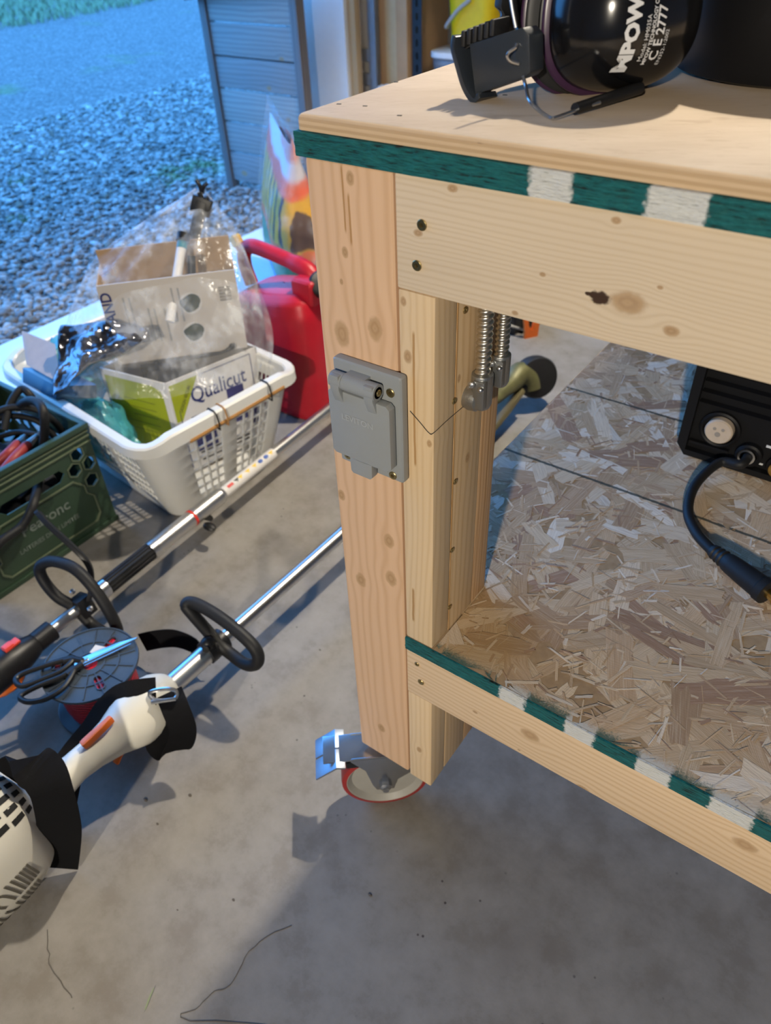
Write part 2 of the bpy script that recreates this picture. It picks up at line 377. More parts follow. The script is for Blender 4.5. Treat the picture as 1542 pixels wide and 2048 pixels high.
# ------------------------------------------------------------------ weathered wooden bin outside the door
t = thing('wooden_gate', 'weathered grey wooden gate panel of horizontal boards standing on the gravel outside the door', 'gate', (-2.4, 2.417, -.045))
def wx(o): o.matrix_parent_inverse = Matrix.Translation(t.location).inverted(); return o
M_WEATH = [pine('weathered_board_%d' % i, 0, 2, [(-2.6 + .13 * ((i * 3) % 4), .05 + .125 * i, .014), (-2.25 - .1 * (i % 2), .09 + .125 * i, .010)], (), (0.30 + .04 * (i % 3), 0.29 + .04 * (i % 3), 0.28 + .03 * (i % 3)), (0.10, 0.095, 0.09), 45, i * 3.7, 0.35) for i in range(6)]
M_POST = pine('weathered_post', 2, 0, (), (), (0.20, 0.175, 0.165), (0.08, 0.07, 0.06), 60, 2.0)
YS = 2.417; zs_ = [0.005]
for (a, b) in [(462, 302), (450, 241), (437, 175), (426, 110), (414, 42)]: zs_.append(at(a, b, Y=YS).z)
zs_ += [zs_[-1] + .125]
for i in range(6):
    wx(MB().box(-2.685, -2.165, YS, YS + .02, zs_[i] + .0035, zs_[i + 1] - .0035).build('board', M_WEATH[i], t, bevel=0.0025))
for x0 in (-2.728, -2.164):
    wx(MB().box(x0, x0 + .042, YS - .014, YS + .040, -.045, zs_[-1]).build('post', M_POST, t, bevel=0.002))
wx(MB().box(-2.686, -2.164, YS + .0205, YS + .038, .02, .09).build('back_rail', M_POST, t, bevel=0.002)); wx(MB().box(-2.686, -2.164, YS + .0205, YS + .038, .55, .62).build('back_rail', M_POST, t, bevel=0.002))
zt_ = zs_[-1] + .002
wx(MB().add([(-2.78, YS - .05, zt_ - .045), (-2.09, YS - .05, zt_ + .03), (-2.09, YS + .08, zt_ + .03), (-2.78, YS + .08, zt_ - .045),
          (-2.78, YS - .05, zt_ - .025), (-2.09, YS - .05, zt_ + .05), (-2.09, YS + .08, zt_ + .05), (-2.78, YS + .08, zt_ - .025)],
         [(0,3,2,1),(4,5,6,7),(0,1,5,4),(1,2,6,5),(2,3,7,6),(3,0,4,7)]).build('cap_board', M_POST, t, bevel=0.002))

# ------------------------------------------------------------------ garage lamp (bulb in a porcelain holder) and added floodlight
g = G('lit_bulb'); g.xyz(); M_BULB = g.done((1, .9, .8), 0.4, Emission_Color=(1, .83, .64, 1), Emission_Strength=14.0)
M_PORC = plain('porcelain', (0.75, 0.74, 0.72), 0.3, var=0.03)
M_SHADE = plain('added_shade_enamel', (0.55, 0.55, 0.53), 0.4, var=0.03)
def lamp(label, loc, watts):
    t = thing('ceiling_lamp', label, 'lamp', loc); top = 2.8 - loc[2]
    MB().lathe([(.06, top), (.06, top - .02), (.035, top - .035), (.01, top - .04)], (0, 0, 0), (0, 0, 1), 20).build('ceiling_rose', M_PORC, t)
    MB().cyl((0, 0, top - .03), (0, 0, .13), .006, n=8).build('cord', M_BLACK, t)
    MB().lathe([(.03, .14), (.035, .10), (.08, .085), (.200, -.235), (.196, -.237), (.076, .080), (.03, .09)], (0, 0, 0), (0, 0, 1), 40, cap1=False).build('added_shade', M_SHADE, t)  # shade added to cut the bulb's light off the gravel and jamb
    MB().lathe([(.012, .085), (.02, .07), (.038, .045), (.042, .03), (.036, .01), (.02, -.004), (.004, -.008)], (0, 0, 0), (0, 0, 1), 20).build('bulb', M_BULB, t)
    l = bpy.data.lights.new('bulb_light', 'POINT'); l.energy = watts; l.color = LAMP_COL; l.shadow_soft_size = 0.035
    o = bpy.data.objects.new('bulb_light', l); C.objects.link(o); o.parent = t; o.location = (0, 0, -.045)
lamp('bulb hanging under the ceiling behind the workbench, with an added shade', (0.0, 1.42, 2.62), LAMP_BACK)
def floodlight(loc, aim, watts):
    """added reflector lamp, unseen on the wall behind the camera"""
    d = (V(aim) - V(loc)).normalized(); a, b = frame_from(d)
    t = thing('added_floodlight', 'added round reflector floodlight, unseen on the wall behind the camera', 'lamp', loc)
    MB().lathe([(.03, -.10), (.05, -.09), (.06, -.05), (.105, .06), (.108, .085), (.102, .085), (.10, .065), (.05, -.02), (.0, -.03)], (0, 0, 0), d, 32, cap1=False).build('reflector', M_SHADE, t)
    MB().ball(d * .005, .028, 16, 10).build('bulb', M_BULB, t)
    MB().tube([d * -.09, V((0, -.12, .0))], .012, 10).lathe([(.05, 0), (.05, .012)], (0, -.149, 0), (0, 1, 0), 20).build('wall_bracket', M_PORC, t)
    l = bpy.data.lights.new('added_flood_light', 'SPOT'); l.energy = watts; l.color = LAMP_COL; l.shadow_soft_size = 0.08; l.spot_size = math.radians(54); l.spot_blend = .65
    o = bpy.data.objects.new('added_flood_light', l); C.objects.link(o); o.parent = t; o.location = d * .12; o.rotation_mode = 'QUATERNION'; o.rotation_quaternion = V((0, 0, -1)).rotation_difference(d)
floodlight((1.3, -3.45, 2.15), (0.62, .2, .6), LAMP_FRONT)  # lamp added to light bench front and shelf, its beam kept off the yard

# ------------------------------------------------------------------ the workbench
LB, DB = 1.83, 1.22                       # length and depth
ZL, ZS, ZR0, ZR1, ZA, ZG, ZT = 0.165, 0.4765, 0.4545, 0.366, 0.924, 1.0165, 1.048
def fz(pix, Y=0): return [(at(a, b, Y=Y).z, at(a, b, Y=Y).x, r) for a, b, r in pix]      # knots on an upright front board
def fx(pix, Y=0): return [(at(a, b, Y=Y).x, at(a, b, Y=Y).z, r) for a, b, r in pix]      # knots on a lying front board
def sy(pix, X=.1285): return [(at(a, b, X=X).z, at(a, b, X=X).y, r) for a, b, r in pix]  # knots on the side of the leg
bench = thing('workbench', 'large pine workbench on casters with plywood top and teal and white painted edges', 'workbench', (0, 0, 0))
P_A = pine('pine_leg_front', 2, 0, fz([(684, 668, .009), (750, 658, .008), (722, 1160, .0075), (782, 1157, .008), (763, 1456, .006), (700, 356, .004), (690, 505, .0035), (683, 563, .002), (778, 1082, .007), (683, 990, .005)]),
           [(at(686, 380, Y=0).x, .0012, at(690, 470, Y=0).z, 1.017), (at(702, 470, Y=0).x, .0014, at(702, 495, Y=0).z, at(690, 380, Y=0).z)], (0.70, 0.475, 0.30), (0.50, 0.29, 0.15), 75, 1.3, 0.42, 0.04)
P_B = pine('pine_leg_edge', 2, 0, fz([(815, 714, .0045), (858, 888, .003), (806, 603, .003), (838, 1500, .0045)]), [(at(828, 800, Y=0).x, .0016, at(828, 935, Y=0).z, at(828, 660, Y=0).z), (at(826, 1215, Y=0).x, .002, at(826, 1245, Y=0).z, at(826, 1175, Y=0).z)], (0.72, 0.54, 0.335), (0.52, 0.34, 0.17), 120, 5.1, 0.35)
P_C = pine('pine_leg_side', 2, 1, sy([(890, 738, .003), (918, 757, .003), (935, 915, .004), (880, 1060, .002)]), [(.0385, .0011, .47, .98), (.026, .0009, .78, .98)], (0.68, 0.49, 0.29), (0.47, 0.29, 0.13), 105, 8.2, 0.45)
P_D = pine('pine_leg_back', 2, 1, (), [(.1125, .0012, .47, .98), (.099, .0008, .47, .9)], (0.60, 0.385, 0.21), (0.40, 0.22, 0.10), 150, 3.3, 0.6)
P_AP = pine('pine_apron', 0, 2, fx([(1256, 606, .0085), (905, 377, .003), (1342, 662, .004), (1085, 549, .0018), (1233, 441, .0025), (1030, 626, .002), (836, 466, .003), (1320, 575, .0015)]), (), (0.70, 0.56, 0.39), (0.52, 0.375, 0.22), 215, 2.7, 0.34, bark=fx([(1200, 596, .0052), (1186, 590, .0025), (1176, 587, .0015)]))
P_RL = pine('pine_rail', 0, 2, fx([(1060, 1470, .0085), (1490, 1690, .0085), (950, 1424, .0025), (1165, 1578, .006), (1038, 1500, .0015)]), (), (0.715, 0.525, 0.33), (0.53, 0.34, 0.17), 125, 9.4, 0.5)
P_X = pine('pine_hidden', 0, 2, (), (), seed=4.4)
# corner leg by the camera, five boards glued up
MB().box(0, .0885, 0, .038, ZL, ZG).build('leg_board', P_A, bench, bevel=0.004, segs=3)
MB().box(.0912, .1285, .0005, .0368, ZS, ZA - .0008).build('leg_board', P_B, bench, bevel=0.0022)
MB().box(.0912, .1285, .0005, .0368, ZL - .004, ZR1 - .0008).build('leg_board', P_B, bench, bevel=0.0022)
MB().box(.0395, .1285, .0376, .0925, ZL - .002, ZG).build('leg_board', P_C, bench, bevel=0.0015)
MB().box(.0395, .1283, .0932, .1275, ZL - .002, ZG).build('leg_board', P_D, bench, bevel=0.0015)
MB().box(0, .0388, .0384, .1275, ZL, ZG).build('leg_board', P_D, bench, bevel=0.002)
# the other three legs
for (x0, y0) in ((LB - .13, 0), (0, DB - .13), (LB - .13, DB - .13)):
    yy = y0 + .039 if y0 == 0 else y0
    MB().box(x0, x0 + .089, yy, yy + .038, ZL, ZG).build('leg_board', P_D, bench, bevel=0.003)
    MB().box(x0 + .0895, x0 + .128, yy, yy + .089, ZL, ZG).build('leg_board', P_C, bench, bevel=0.003)
MB().box(.0908, LB, 0, .038, ZA, ZG).build('apron', P_AP, bench, bevel=0.0022)
MB().box(.0908, LB, 0, .038, ZR1, ZR0).build('rail', P_RL, bench, bevel=0.0022)
MB().box(.13, LB - .13, DB - .04, DB - .002, ZA, ZG).build('apron', P_X, bench, bevel=0.002)
MB().box(.13, LB - .13, DB - .04, DB - .002, ZR1, ZR0).build('rail', P_X, bench, bevel=0.002)
# teal and white paint on the sawn edges of the strand boards
W_TOP = [(.206, .237), (.288, .326), (.43, .47), (.56, .61), (.70, .74), (.83, .87), (.96, 1.0), (1.1, 1.15), (1.25, 1.3), (1.4, 1.44), (1.55, 1.6)]
W_LOW = [(.223, .255), (.304, .338), (.386, .421), (.462, .503), (.56, .6), (.68, .72), (.80, .84), (.93, .97), (1.07, 1.11), (1.2, 1.24), (1.34, 1.38), (1.5, 1.54)]
def paint_mask(g, x, spans, soft):
    n = (g.noise(g.obj, 240, 3) - .5) * .010; m = None
    for a, b in spans:
        k = g.ss((x + n - (a + b) / 2).abs(), (b - a) / 2 + soft, (b - a) / 2 - soft); m = k if m is None else m.max(k)
    return m
def paint_mat(name, spans):
    g = G(name); x, y, z = g.xyz()
    gr = g.noise(g.vec(x * 60, y * 60, z * 520), 1.0, 4, .7)
    teal = g.mix(g.ss(gr, .3, .7), (0.004, 0.074, 0.074), (0.012, 0.158, 0.160)); teal = g.mix(g.ss(gr, .43, .33), teal, (0.010, 0.014, 0.010))
    wh = g.mix(g.ss(gr, .42, .28), (0.72, 0.72, 0.68), (0.25, 0.27, 0.22))
    col = g.mix(paint_mask(g, x, spans, .002), teal, wh); g.bump(gr, 1.0, 0.003)
    return g.done(col, 0.6, 0, 0.35)
M_PT, M_PL = paint_mat('teal_edge_paint_top', W_TOP), paint_mat('teal_edge_paint_shelf', W_LOW)
def rough_slab(x0, x1, y0, y1, z0, z1, amp):
    """strand board with a torn, fibrous edge on the front and the left end"""
    mb = MB(); nz = 7; nx = 520; ny = 160
    def off(p): return mnoise.noise(V((p[0] * 70, p[1] * 70, p[2] * 420))) * amp + mnoise.noise(V((p[0] * 260, p[1] * 260, p[2] * 700))) * amp * .5
    def front(u, v):
        x, z = x0 + (x1 - x0) * (u ** 1.6), z0 + (z1 - z0) * v; e = 0 if v in (0, 1) else 1
        return (x, y0 + off((x, 0, z)) * (1 if e else .4), z)
    def left(u, v):
        y, z = y0 + (y1 - y0) * (1 - u) ** 1.6, z0 + (z1 - z0) * v
        return (x0 + off((0, y + 5, z)) * 1.5, y, z)
    mb.grid(front, nx, nz); mb.grid(left, ny, nz)
    mb.add([(x0, y0, z0), (x1, y0, z0), (x1, y1, z0), (x0, y1, z0)], [(3, 2, 1, 0)]).add([(x0, y0, z1), (x1, y0, z1), (x1, y1, z1), (x0, y1, z1)], [(0, 1, 2, 3)])
    mb.add([(x1, y0, z0), (x1, y1, z0), (x1, y1, z1), (x1, y0, z1)], [(0, 1, 2, 3)]).add([(x1, y1, z0), (x0, y1, z0), (x0, y1, z1), (x1, y1, z1)], [(0, 1, 2, 3)])
    return mb
rough_slab(-.006, LB + .006, -.003, DB + .006, ZG + .0003, 1.0355, .0011).build('painted_board', M_PT, bench, 'strand board edge painted teal with white dashes', fixn=False, angle=60)
# plywood top, arrised upper edge, plies on the edges
g = G('plywood_top'); x, y, z = g.xyz()
face = g.noise(g.vec(x * 3.5 + y * 2.0, y * 9 - x * 5, z), 1.0, 5, .6); fg = g.noise(g.vec(x * 60 + y * 38, y * 380 - x * 200, z * 10), 1.0, 3)
col = g.mix(g.ss(face, .3, .7), (0.45, 0.345, 0.24), (0.575, 0.465, 0.345)); col = g.mix(g.ss(fg, .55, .75) * .35, col, (0.32, 0.225, 0.145))
col = g.mix(g.ss(g.noise(g.vec(x * 8 + y * 5, y * 22 - x * 11, 0.0), 1.0, 4, .65), .60, .68) * .35, col, (0.31, 0.215, 0.13))
pl = (z - 1.0365) / .0118; ply = g.ss((pl * 6.2832 * 2.5 + g.noise(g.vec(x * 4, y * 4, z), 1.0, 2) * .8).sin(), -.3, .3)
ed = g.mix(ply, (0.53, 0.365, 0.205), (0.67, 0.485, 0.295)); ed = g.mix(g.noise(g.vec(x * 50, y * 50, z * 900), 1.0, 3) * .4, ed, (0.36, 0.22, 0.11))
ed = g.mix(g.ss(g.noise(g.vec(x * 28, y * 28, z * 260), 1.0, 2), .70, .76) * .85, ed, (0.06, 0.03, 0.02))
geo = g.new('ShaderNodeNewGeometry'); sep = g.new('ShaderNodeSeparateXYZ'); g.nt.links.new(geo.outputs['True Normal'], sep.inputs[0]); up = g.ss(S(g, sep.outputs[2]), .80, .97)
g.bump(fg, .12, .0006); M_PLY = g.done(g.mix(up, ed, col), 0.6, 0, 0.15)
mb = MB(); pts = [(-.004, -.001), (LB + .004, -.001), (LB + .004, DB + .004), (-.004, DB + .004)]
mb.box(-.0045, LB + .0045, -.0005, DB + .0045, 1.0362, ZT)
me = mb.mesh('tabletop', smooth=False); bm = bmesh.new(); bm.from_mesh(me)
es = [e for e in bm.edges if all(v.co.z > 1.047 for v in e.verts)] + [e for e in bm.edges if abs(e.verts[0].co.z - e.verts[1].co.z) > .005]
bmesh.ops.bevel(bm, geom=es, offset=.0048, segments=4, profile=.5, affect='EDGES', clamp_overlap=True); bm.to_mesh(me); bm.free()
me.polygons.foreach_set('use_smooth', [True] * len(me.polygons)); me.set_sharp_from_angle(angle=math.radians(50))
top = link('tabletop', me, M_PLY, bench)
for (a, b) in ((678, 208), (799, 231), (792, 164), (730, 212), (1010, 190), (860, 330)):
    p = at(a, b, Z=ZT + .0001)
    if p.y > .005: MB().obox(p, V((.0018, .0006, 0)), V((-.0003, .0009, 0)), V((0, 0, .0002))).build('nail_hole', M_DARK, top, smooth=False)
# shelf: strand board with real strands pressed into its face
g = G('strand_board_core'); g.xyz(); n = g.noise(g.obj, 90, 4); M_CORE = g.done(g.mix(n, (0.30, 0.19, 0.10), (0.55, 0.39, 0.23)), 0.7)
poly = [(.0908, .0005), (LB, .0005), (LB, DB), (0, DB), (0, .1295), (.13, .1295), (.13, .038), (.0908, .038)]
shelf = MB().plate(poly, [], (0, 0, ZR0 + .0003), (1, 0, 0), (0, 1, 0), (0, 0, ZS - ZR0 - .0010)).build('shelf', M_CORE, bench, smooth=False)
rough_slab(.0908, LB, -.0022, .0004, ZR0 + .0003, ZS - .0004, .0007).build('painted_edge', M_PL, shelf, 'shelf edge painted teal with white dashes', fixn=False, angle=60)
def strands(n, big, seed, z0, dz):
    rs = random.Random(seed); mb = MB(); cols = []; loc = []
    pal = [(.60, .46, .31), (.66, .53, .38), (.52, .37, .24), (.72, .60, .46), (.46, .32, .21), (.58, .42, .27), (.36, .23, .16), (.78, .70, .60), (.62, .48, .33), (.56, .42, .28)]
    for i in range(n):
        x = rs.uniform(0, LB if rs.random() < .45 else .8); y = rs.uniform(0, DB if rs.random() < .5 else .85)
        if big: Lh = rs.uniform(.025, .075); wh = rs.uniform(.007, .018)
        else: Lh = rs.uniform(.004, .02); wh = rs.uniform(.0004, .0022)
        a = rs.gauss(.9, .9) if rs.random() < .6 else rs.uniform(0, math.pi); ca, sa = math.cos(a), math.sin(a); zz = z0 + dz * i / n
        prof = [(-1, -.9), (-.55, -1), (.1, -.93), (.6, -1), (1, -.8), (.93 + rs.uniform(-.2, .1), 0), (1, .85), (.5, 1), (-.1, .92), (-.6, 1), (-1, .8), (-.95 + rs.uniform(-.1, .2), .1)]
        tl, tw = rs.uniform(-.00012, .00012), rs.uniform(-.0001, .0001); vs = []; c = rs.choice(pal); k = rs.uniform(1.02, 1.30); ok = True
        jit = [(p[0] + rs.uniform(-.10, .10), p[1] + rs.uniform(-.22, .22)) for p in prof]
        for (p, q) in jit:
            px_ = x + p * Lh * ca - q * wh * sa; py_ = y + p * Lh * sa + q * wh * ca
            px_ = min(max(px_, .001), LB - .001); py_ = min(max(py_, .0008), DB - .001)
            if py_ < .1297 and px_ < .1302: px_, py_ = (px_, .1297) if y > .1297 else (.1302, py_)
            if px_ < .0915: py_ = max(py_, .1297)
            vs.append((px_, py_, zz + p * tl + q * tw)); loc.append((p * Lh, q * wh, i * .37)); cols.append((c[0] * k, c[1] * k, c[2] * k, 1))
        o = len(mb.v); mb.v += vs; mb.f.append(tuple(range(o, o + 12)))
    me = mb.mesh('strands', smooth=False, fixn=False)
    ca_ = me.attributes.new('tint', 'FLOAT_COLOR', 'POINT'); ca_.data.foreach_set('color', np.array(cols, dtype=np.float32).reshape(-1))
    la = me.attributes.new('grain', 'FLOAT_VECTOR', 'POINT'); la.data.foreach_set('vector', np.array(loc, dtype=np.float32).reshape(-1))
    for p in me.polygons:
        if p.normal.z < 0: p.flip()
    return me
g = G('wood_strands'); x, y, z = g.xyz(); tint = g.attr('tint', 'Color'); gv_ = g.attr('grain', 'Vector'); sp = g.new('ShaderNodeSeparateXYZ'); g.put(sp.inputs[0], gv_)
gn = g.noise(g.vec(S(g, sp.outputs[0]) * 25, S(g, sp.outputs[1]) * 900, S(g, sp.outputs[2])), 1.0, 3, .6)
col = g.mix(g.ss(gn, .42, .68) * .38, tint, (0.27, 0.165, 0.09), 'MIX'); col = g.mix(g.ss(gn, .47, .33) * .35, col, (0.78, 0.68, 0.54))
wav = (y * 1900 + g.noise(g.obj, 25, 2) * 40).sin() * .5 + .5; col = g.mix(wav * .10, col, (0.25, 0.16, 0.08))
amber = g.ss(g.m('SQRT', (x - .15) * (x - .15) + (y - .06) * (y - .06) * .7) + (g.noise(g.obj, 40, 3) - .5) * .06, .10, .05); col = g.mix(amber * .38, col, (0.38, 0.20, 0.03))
for yl in (.415, .645):
    ln = g.ss((y - yl + (g.noise(g.obj, 160, 2) - .5) * .0022).abs(), .0034, .0018); col = g.mix(ln * .88, col, (0.035, 0.055, 0.055))
spray = g.ss(y + (g.noise(g.obj, 420, 4, .75) - .5) * .026 + (g.noise(g.obj, 45, 2) - .5) * .012, .0155, .002)
tl_ = g.mix(paint_mask(g, x, W_LOW, .003), (0.008, 0.10, 0.09), (0.66, 0.66, 0.62)); col = g.mix(spray * .85, col, tl_)
g.bump(gn, .35, .0006); M_STR = g.done(col, 0.52, 0, 0.4)
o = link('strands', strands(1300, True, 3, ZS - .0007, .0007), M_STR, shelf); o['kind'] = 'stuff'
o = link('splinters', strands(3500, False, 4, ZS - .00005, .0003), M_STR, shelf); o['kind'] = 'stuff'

# screws: countersunk star-drive heads
M_SCRD = plain('screw_recess', (0.09, 0.07, 0.03), 0.5, 0.8)
def screw_mesh(r):
    mb = MB(); mb.lathe([(r, -.0005), (r, .0006), (r * .88, .0011), (r * .42, .0011)], (0, 0, 0), (0, 0, 1), 20, cap1=False)
    me = mb.mesh('screw'); me.materials.append(M_SCREW); me.materials.append(M_SCRD)
    mb2 = MB(); star = [(r * (.55 if k % 2 else .36) * math.cos(k * math.pi / 6), r * (.55 if k % 2 else .36) * math.sin(k * math.pi / 6)) for k in range(12)]
    bm = bmesh.new(); bm.from_mesh(me)
    rim = [bm.verts.new((r * .42 * math.cos(2 * math.pi * k / 20), r * .42 * math.sin(2 * math.pi * k / 20), .0011)) for k in range(20)]
    bot = [bm.verts.new((v.co.x * (.75 if k % 3 else .98), v.co.y * (.75 if k % 3 else .98), .0001)) for k, v in enumerate(rim)]
    for k in range(20):
        f = bm.faces.new((rim[k], rim[(k + 1) % 20], bot[(k + 1) % 20], bot[k])); f.material_index = 0
    f = bm.faces.new(bot); f.material_index = 1
    bm.to_mesh(me); bm.free(); return me
SCR = screw_mesh(.0046); SCR2 = screw_mesh(.0034)
def screw(p, nrm, parent, me=SCR, name='screw'):
    o = link(name, me, None, parent); o.location = p; o.rotation_mode = 'QUATERNION'; o.rotation_quaternion = V((0, 0, 1)).rotation_difference(V(nrm)); return o
for (a, b) in ((844, 450), (834, 531), (842, 1364)): screw(at(a, b, Y=-.0001), (0, -1, 0), bench)
screw(at(834, 1328, Y=-.0001), (0, -1, 0), bench, SCR2)
for (a, b) in ((908, 802), (910, 963), (904, 1100), (899, 1214), (930, 620)): screw(at(a, b, X=.1286), (1, 0, 0), bench, SCR2)
MB().ribbon(smooth_path([at(820, 822, Y=-.0002), at(840, 845, Y=-.0002), at(858, 866, Y=-.0002), at(867, 866, X=.1288), at(893, 842, X=.1288), at(928, 812, X=.1288)], 4), [(0, 0, 1)] * 21, .0007, .0003).build('pencil_line', M_INK, bench, smooth=False)

# grey weatherproof receptacle cover
M_GREY = plain('grey_thermoplastic', (0.275, 0.29, 0.295), 0.40, var=0.04, bump=0.05, bscale=800)
pl0, pl1 = at(686, 910, Y=-.006), at(811, 752, Y=-.006)
px0, px1, pz0, pz1 = pl0.x - .003, pl1.x + .002, at(745, 968, Y=-.006).z + .006, pl1.z + .001
px0, px1, pz0, pz1 = .0205, .1005, .724, .8445
cov = MB().box(px0, px1, -.0115, -.0002, pz0, pz1).build('outlet_cover', M_GREY, bench, 'grey plastic weatherproof outlet cover', bevel=0.004, segs=3)
lid_o = V(((px0 + px1) / 2 - .003, -.0125, 0)); lx0, lx1, lz0, lz1 = px0 + .001, px1 - .0065, .7425, .8175
lid = MB().plate([(lx0 + .003, lz0), (lx0 + .021, lz0), (lx0 + .0215, lz0 - .0165), (lx0 + .024, lz0 - .019), (lx0 + .0455, lz0 - .019), (lx0 + .048, lz0 - .0165), (lx0 + .0485, lz0 - .001), (lx1 - .004, lz0), (lx1, lz0 + .004), (lx1, lz1 - .004), (lx1 - .004, lz1), (lx0 + .004, lz1), (lx0, lz1 - .004), (lx0, lz0 + .003)],
                 [], (0, -.0225, 0), (1, 0, 0), (0, 0, 1), (0, .0095, 0)).build('lid', M_GREY, cov, bevel=0.0018)
hz, hy = .8285, -.0205
MB().cyl((lx0 + .006, hy, hz), (lx0 + .0205, hy, hz), .0078, n=24).cyl((lx0 + .0212, hy, hz), (lx1 - .013, hy, hz), .0083, n=24).obox((lx0 + .033, -.0145, hz + .001), (.0115, 0, 0), (0, .006, 0), (0, 0, .0075)).build('hinge', M_GREY, cov)
for hx in (lx0 + .0135, lx1 - .0195):
    MB().plate([(0, .0075), (.0, -.004), (-.0055, -.0285), (.0, -.0285), (.0075, -.007), (.0075, .0075)], [], (hx - .0055, hy, hz), (0, -1, 0), (0, 0, 1), (.0105, 0, 0)).build('hinge_arm', M_GREY, cov, bevel=.0006)
MB().lathe([(.0058, 0), (.0058, .0005)], (lx1 - .0135, hy, hz), (1, 0, 0), 18).build('hinge_screw', M_DARK, cov)
screw((lx1 - .0128, hy, hz), (1, 0, 0), cov, SCR2)
for p in ((px1 - .012, -.0117, .8265), (px0 + .0105, -.0117, .7335), (px1 - .0125, -.0117, .7308)): screw(p, (0, -1, 0), cov)
lettering('brand_lettering', 'LEVITON', .0095, plane_fn(((lx0 + lx1) / 2 - .002, -.0229, .7895), (1, 0, 0), (0, 0, 1)), plain('grey_raised', (0.37, 0.385, 0.39), .5), cov, bold=.0001)

# flexible steel conduits with cast connectors on the inner side of the leg
M_FLEX = plain('galvanised_flex', (0.60, 0.565, 0.50), 0.3, 1.0)
M_CAST = plain('die_cast_zinc', (0.34, 0.345, 0.34), 0.38, 0.9, bump=0.2, bscale=500)
def conduit(c, z0, z1, r, pitch):
    mb = MB(); n = int((z1 - z0) / pitch) * 8; n = max(n, 16)
    def fn(u, v):
        a = 2 * math.pi * u; h = z0 + (z1 - z0) * v; ph = (h / pitch - u) % 1.0
        rr = r * (1 - .24 * max(0, math.sin(math.pi * ph * 1.0)) ** 3 if ph < 1 else 1)
        return (c[0] + rr * math.cos(a), c[1] + rr * math.sin(a), h)
    mb.grid(fn, 24, n, True); return mb.build('conduit', M_FLEX, bench, 'flexible steel conduit', angle=60)
def connector(par, c, z, s=1.0, elbow=True):
    x, y = c; k = MB()
    k.lathe([(.0105 * s, 0), (.0108 * s, -.003 * s), (.0105 * s, -.032 * s), (.0085 * s, -.037 * s)], (x, y, z), (0, 0, 1), 20)
    k.obox((x + .003 * s, y - .0085 * s, z - .018 * s), (.006 * s, 0, 0), (0, .004 * s, 0), (0, 0, .015 * s))
    b = k.build('connector', M_CAST, par, bevel=.0008)
    if elbow: MB().lathe([(.0125 * s, -.004), (.0125 * s, .002), (.0135 * s, .004), (.0125 * s, .012 * s), (.007 * s, .018 * s)], (.1290, y - .002, z - .028 * s), (1, 0, 0), 20).build('elbow', M_CAST, b)
    MB().cyl((x - .004 * s, y - .010 * s, z - .007 * s), (x - .004 * s, y - .020 * s, z - .007 * s), .0016, n=8).lathe([(.0036 * s, 0), (.0034 * s, .002), (.0015 * s, .0032)], (x - .004 * s, y - .0135 * s, z - .007 * s), (0, -1, 0), 12).ball((x + .006 * s, y - .013 * s, z - .010 * s), .0034 * s, 10, 6).build('clamp_screw', M_STEEL, b)
    return b
cx = .1425; p = at(965, 752, X=cx)
c1 = conduit((cx, p.y), p.z, ZA + .06, .0078, .0062); connector(c1, (cx, p.y), p.z + .003)
p2 = at(998, 716, X=.150)
c2 = conduit((.150, p2.y + .004), p2.z, ZA + .06, .0072, .0054); connector(c2, (.150, p2.y + .004), p2.z + .003, .9, False)

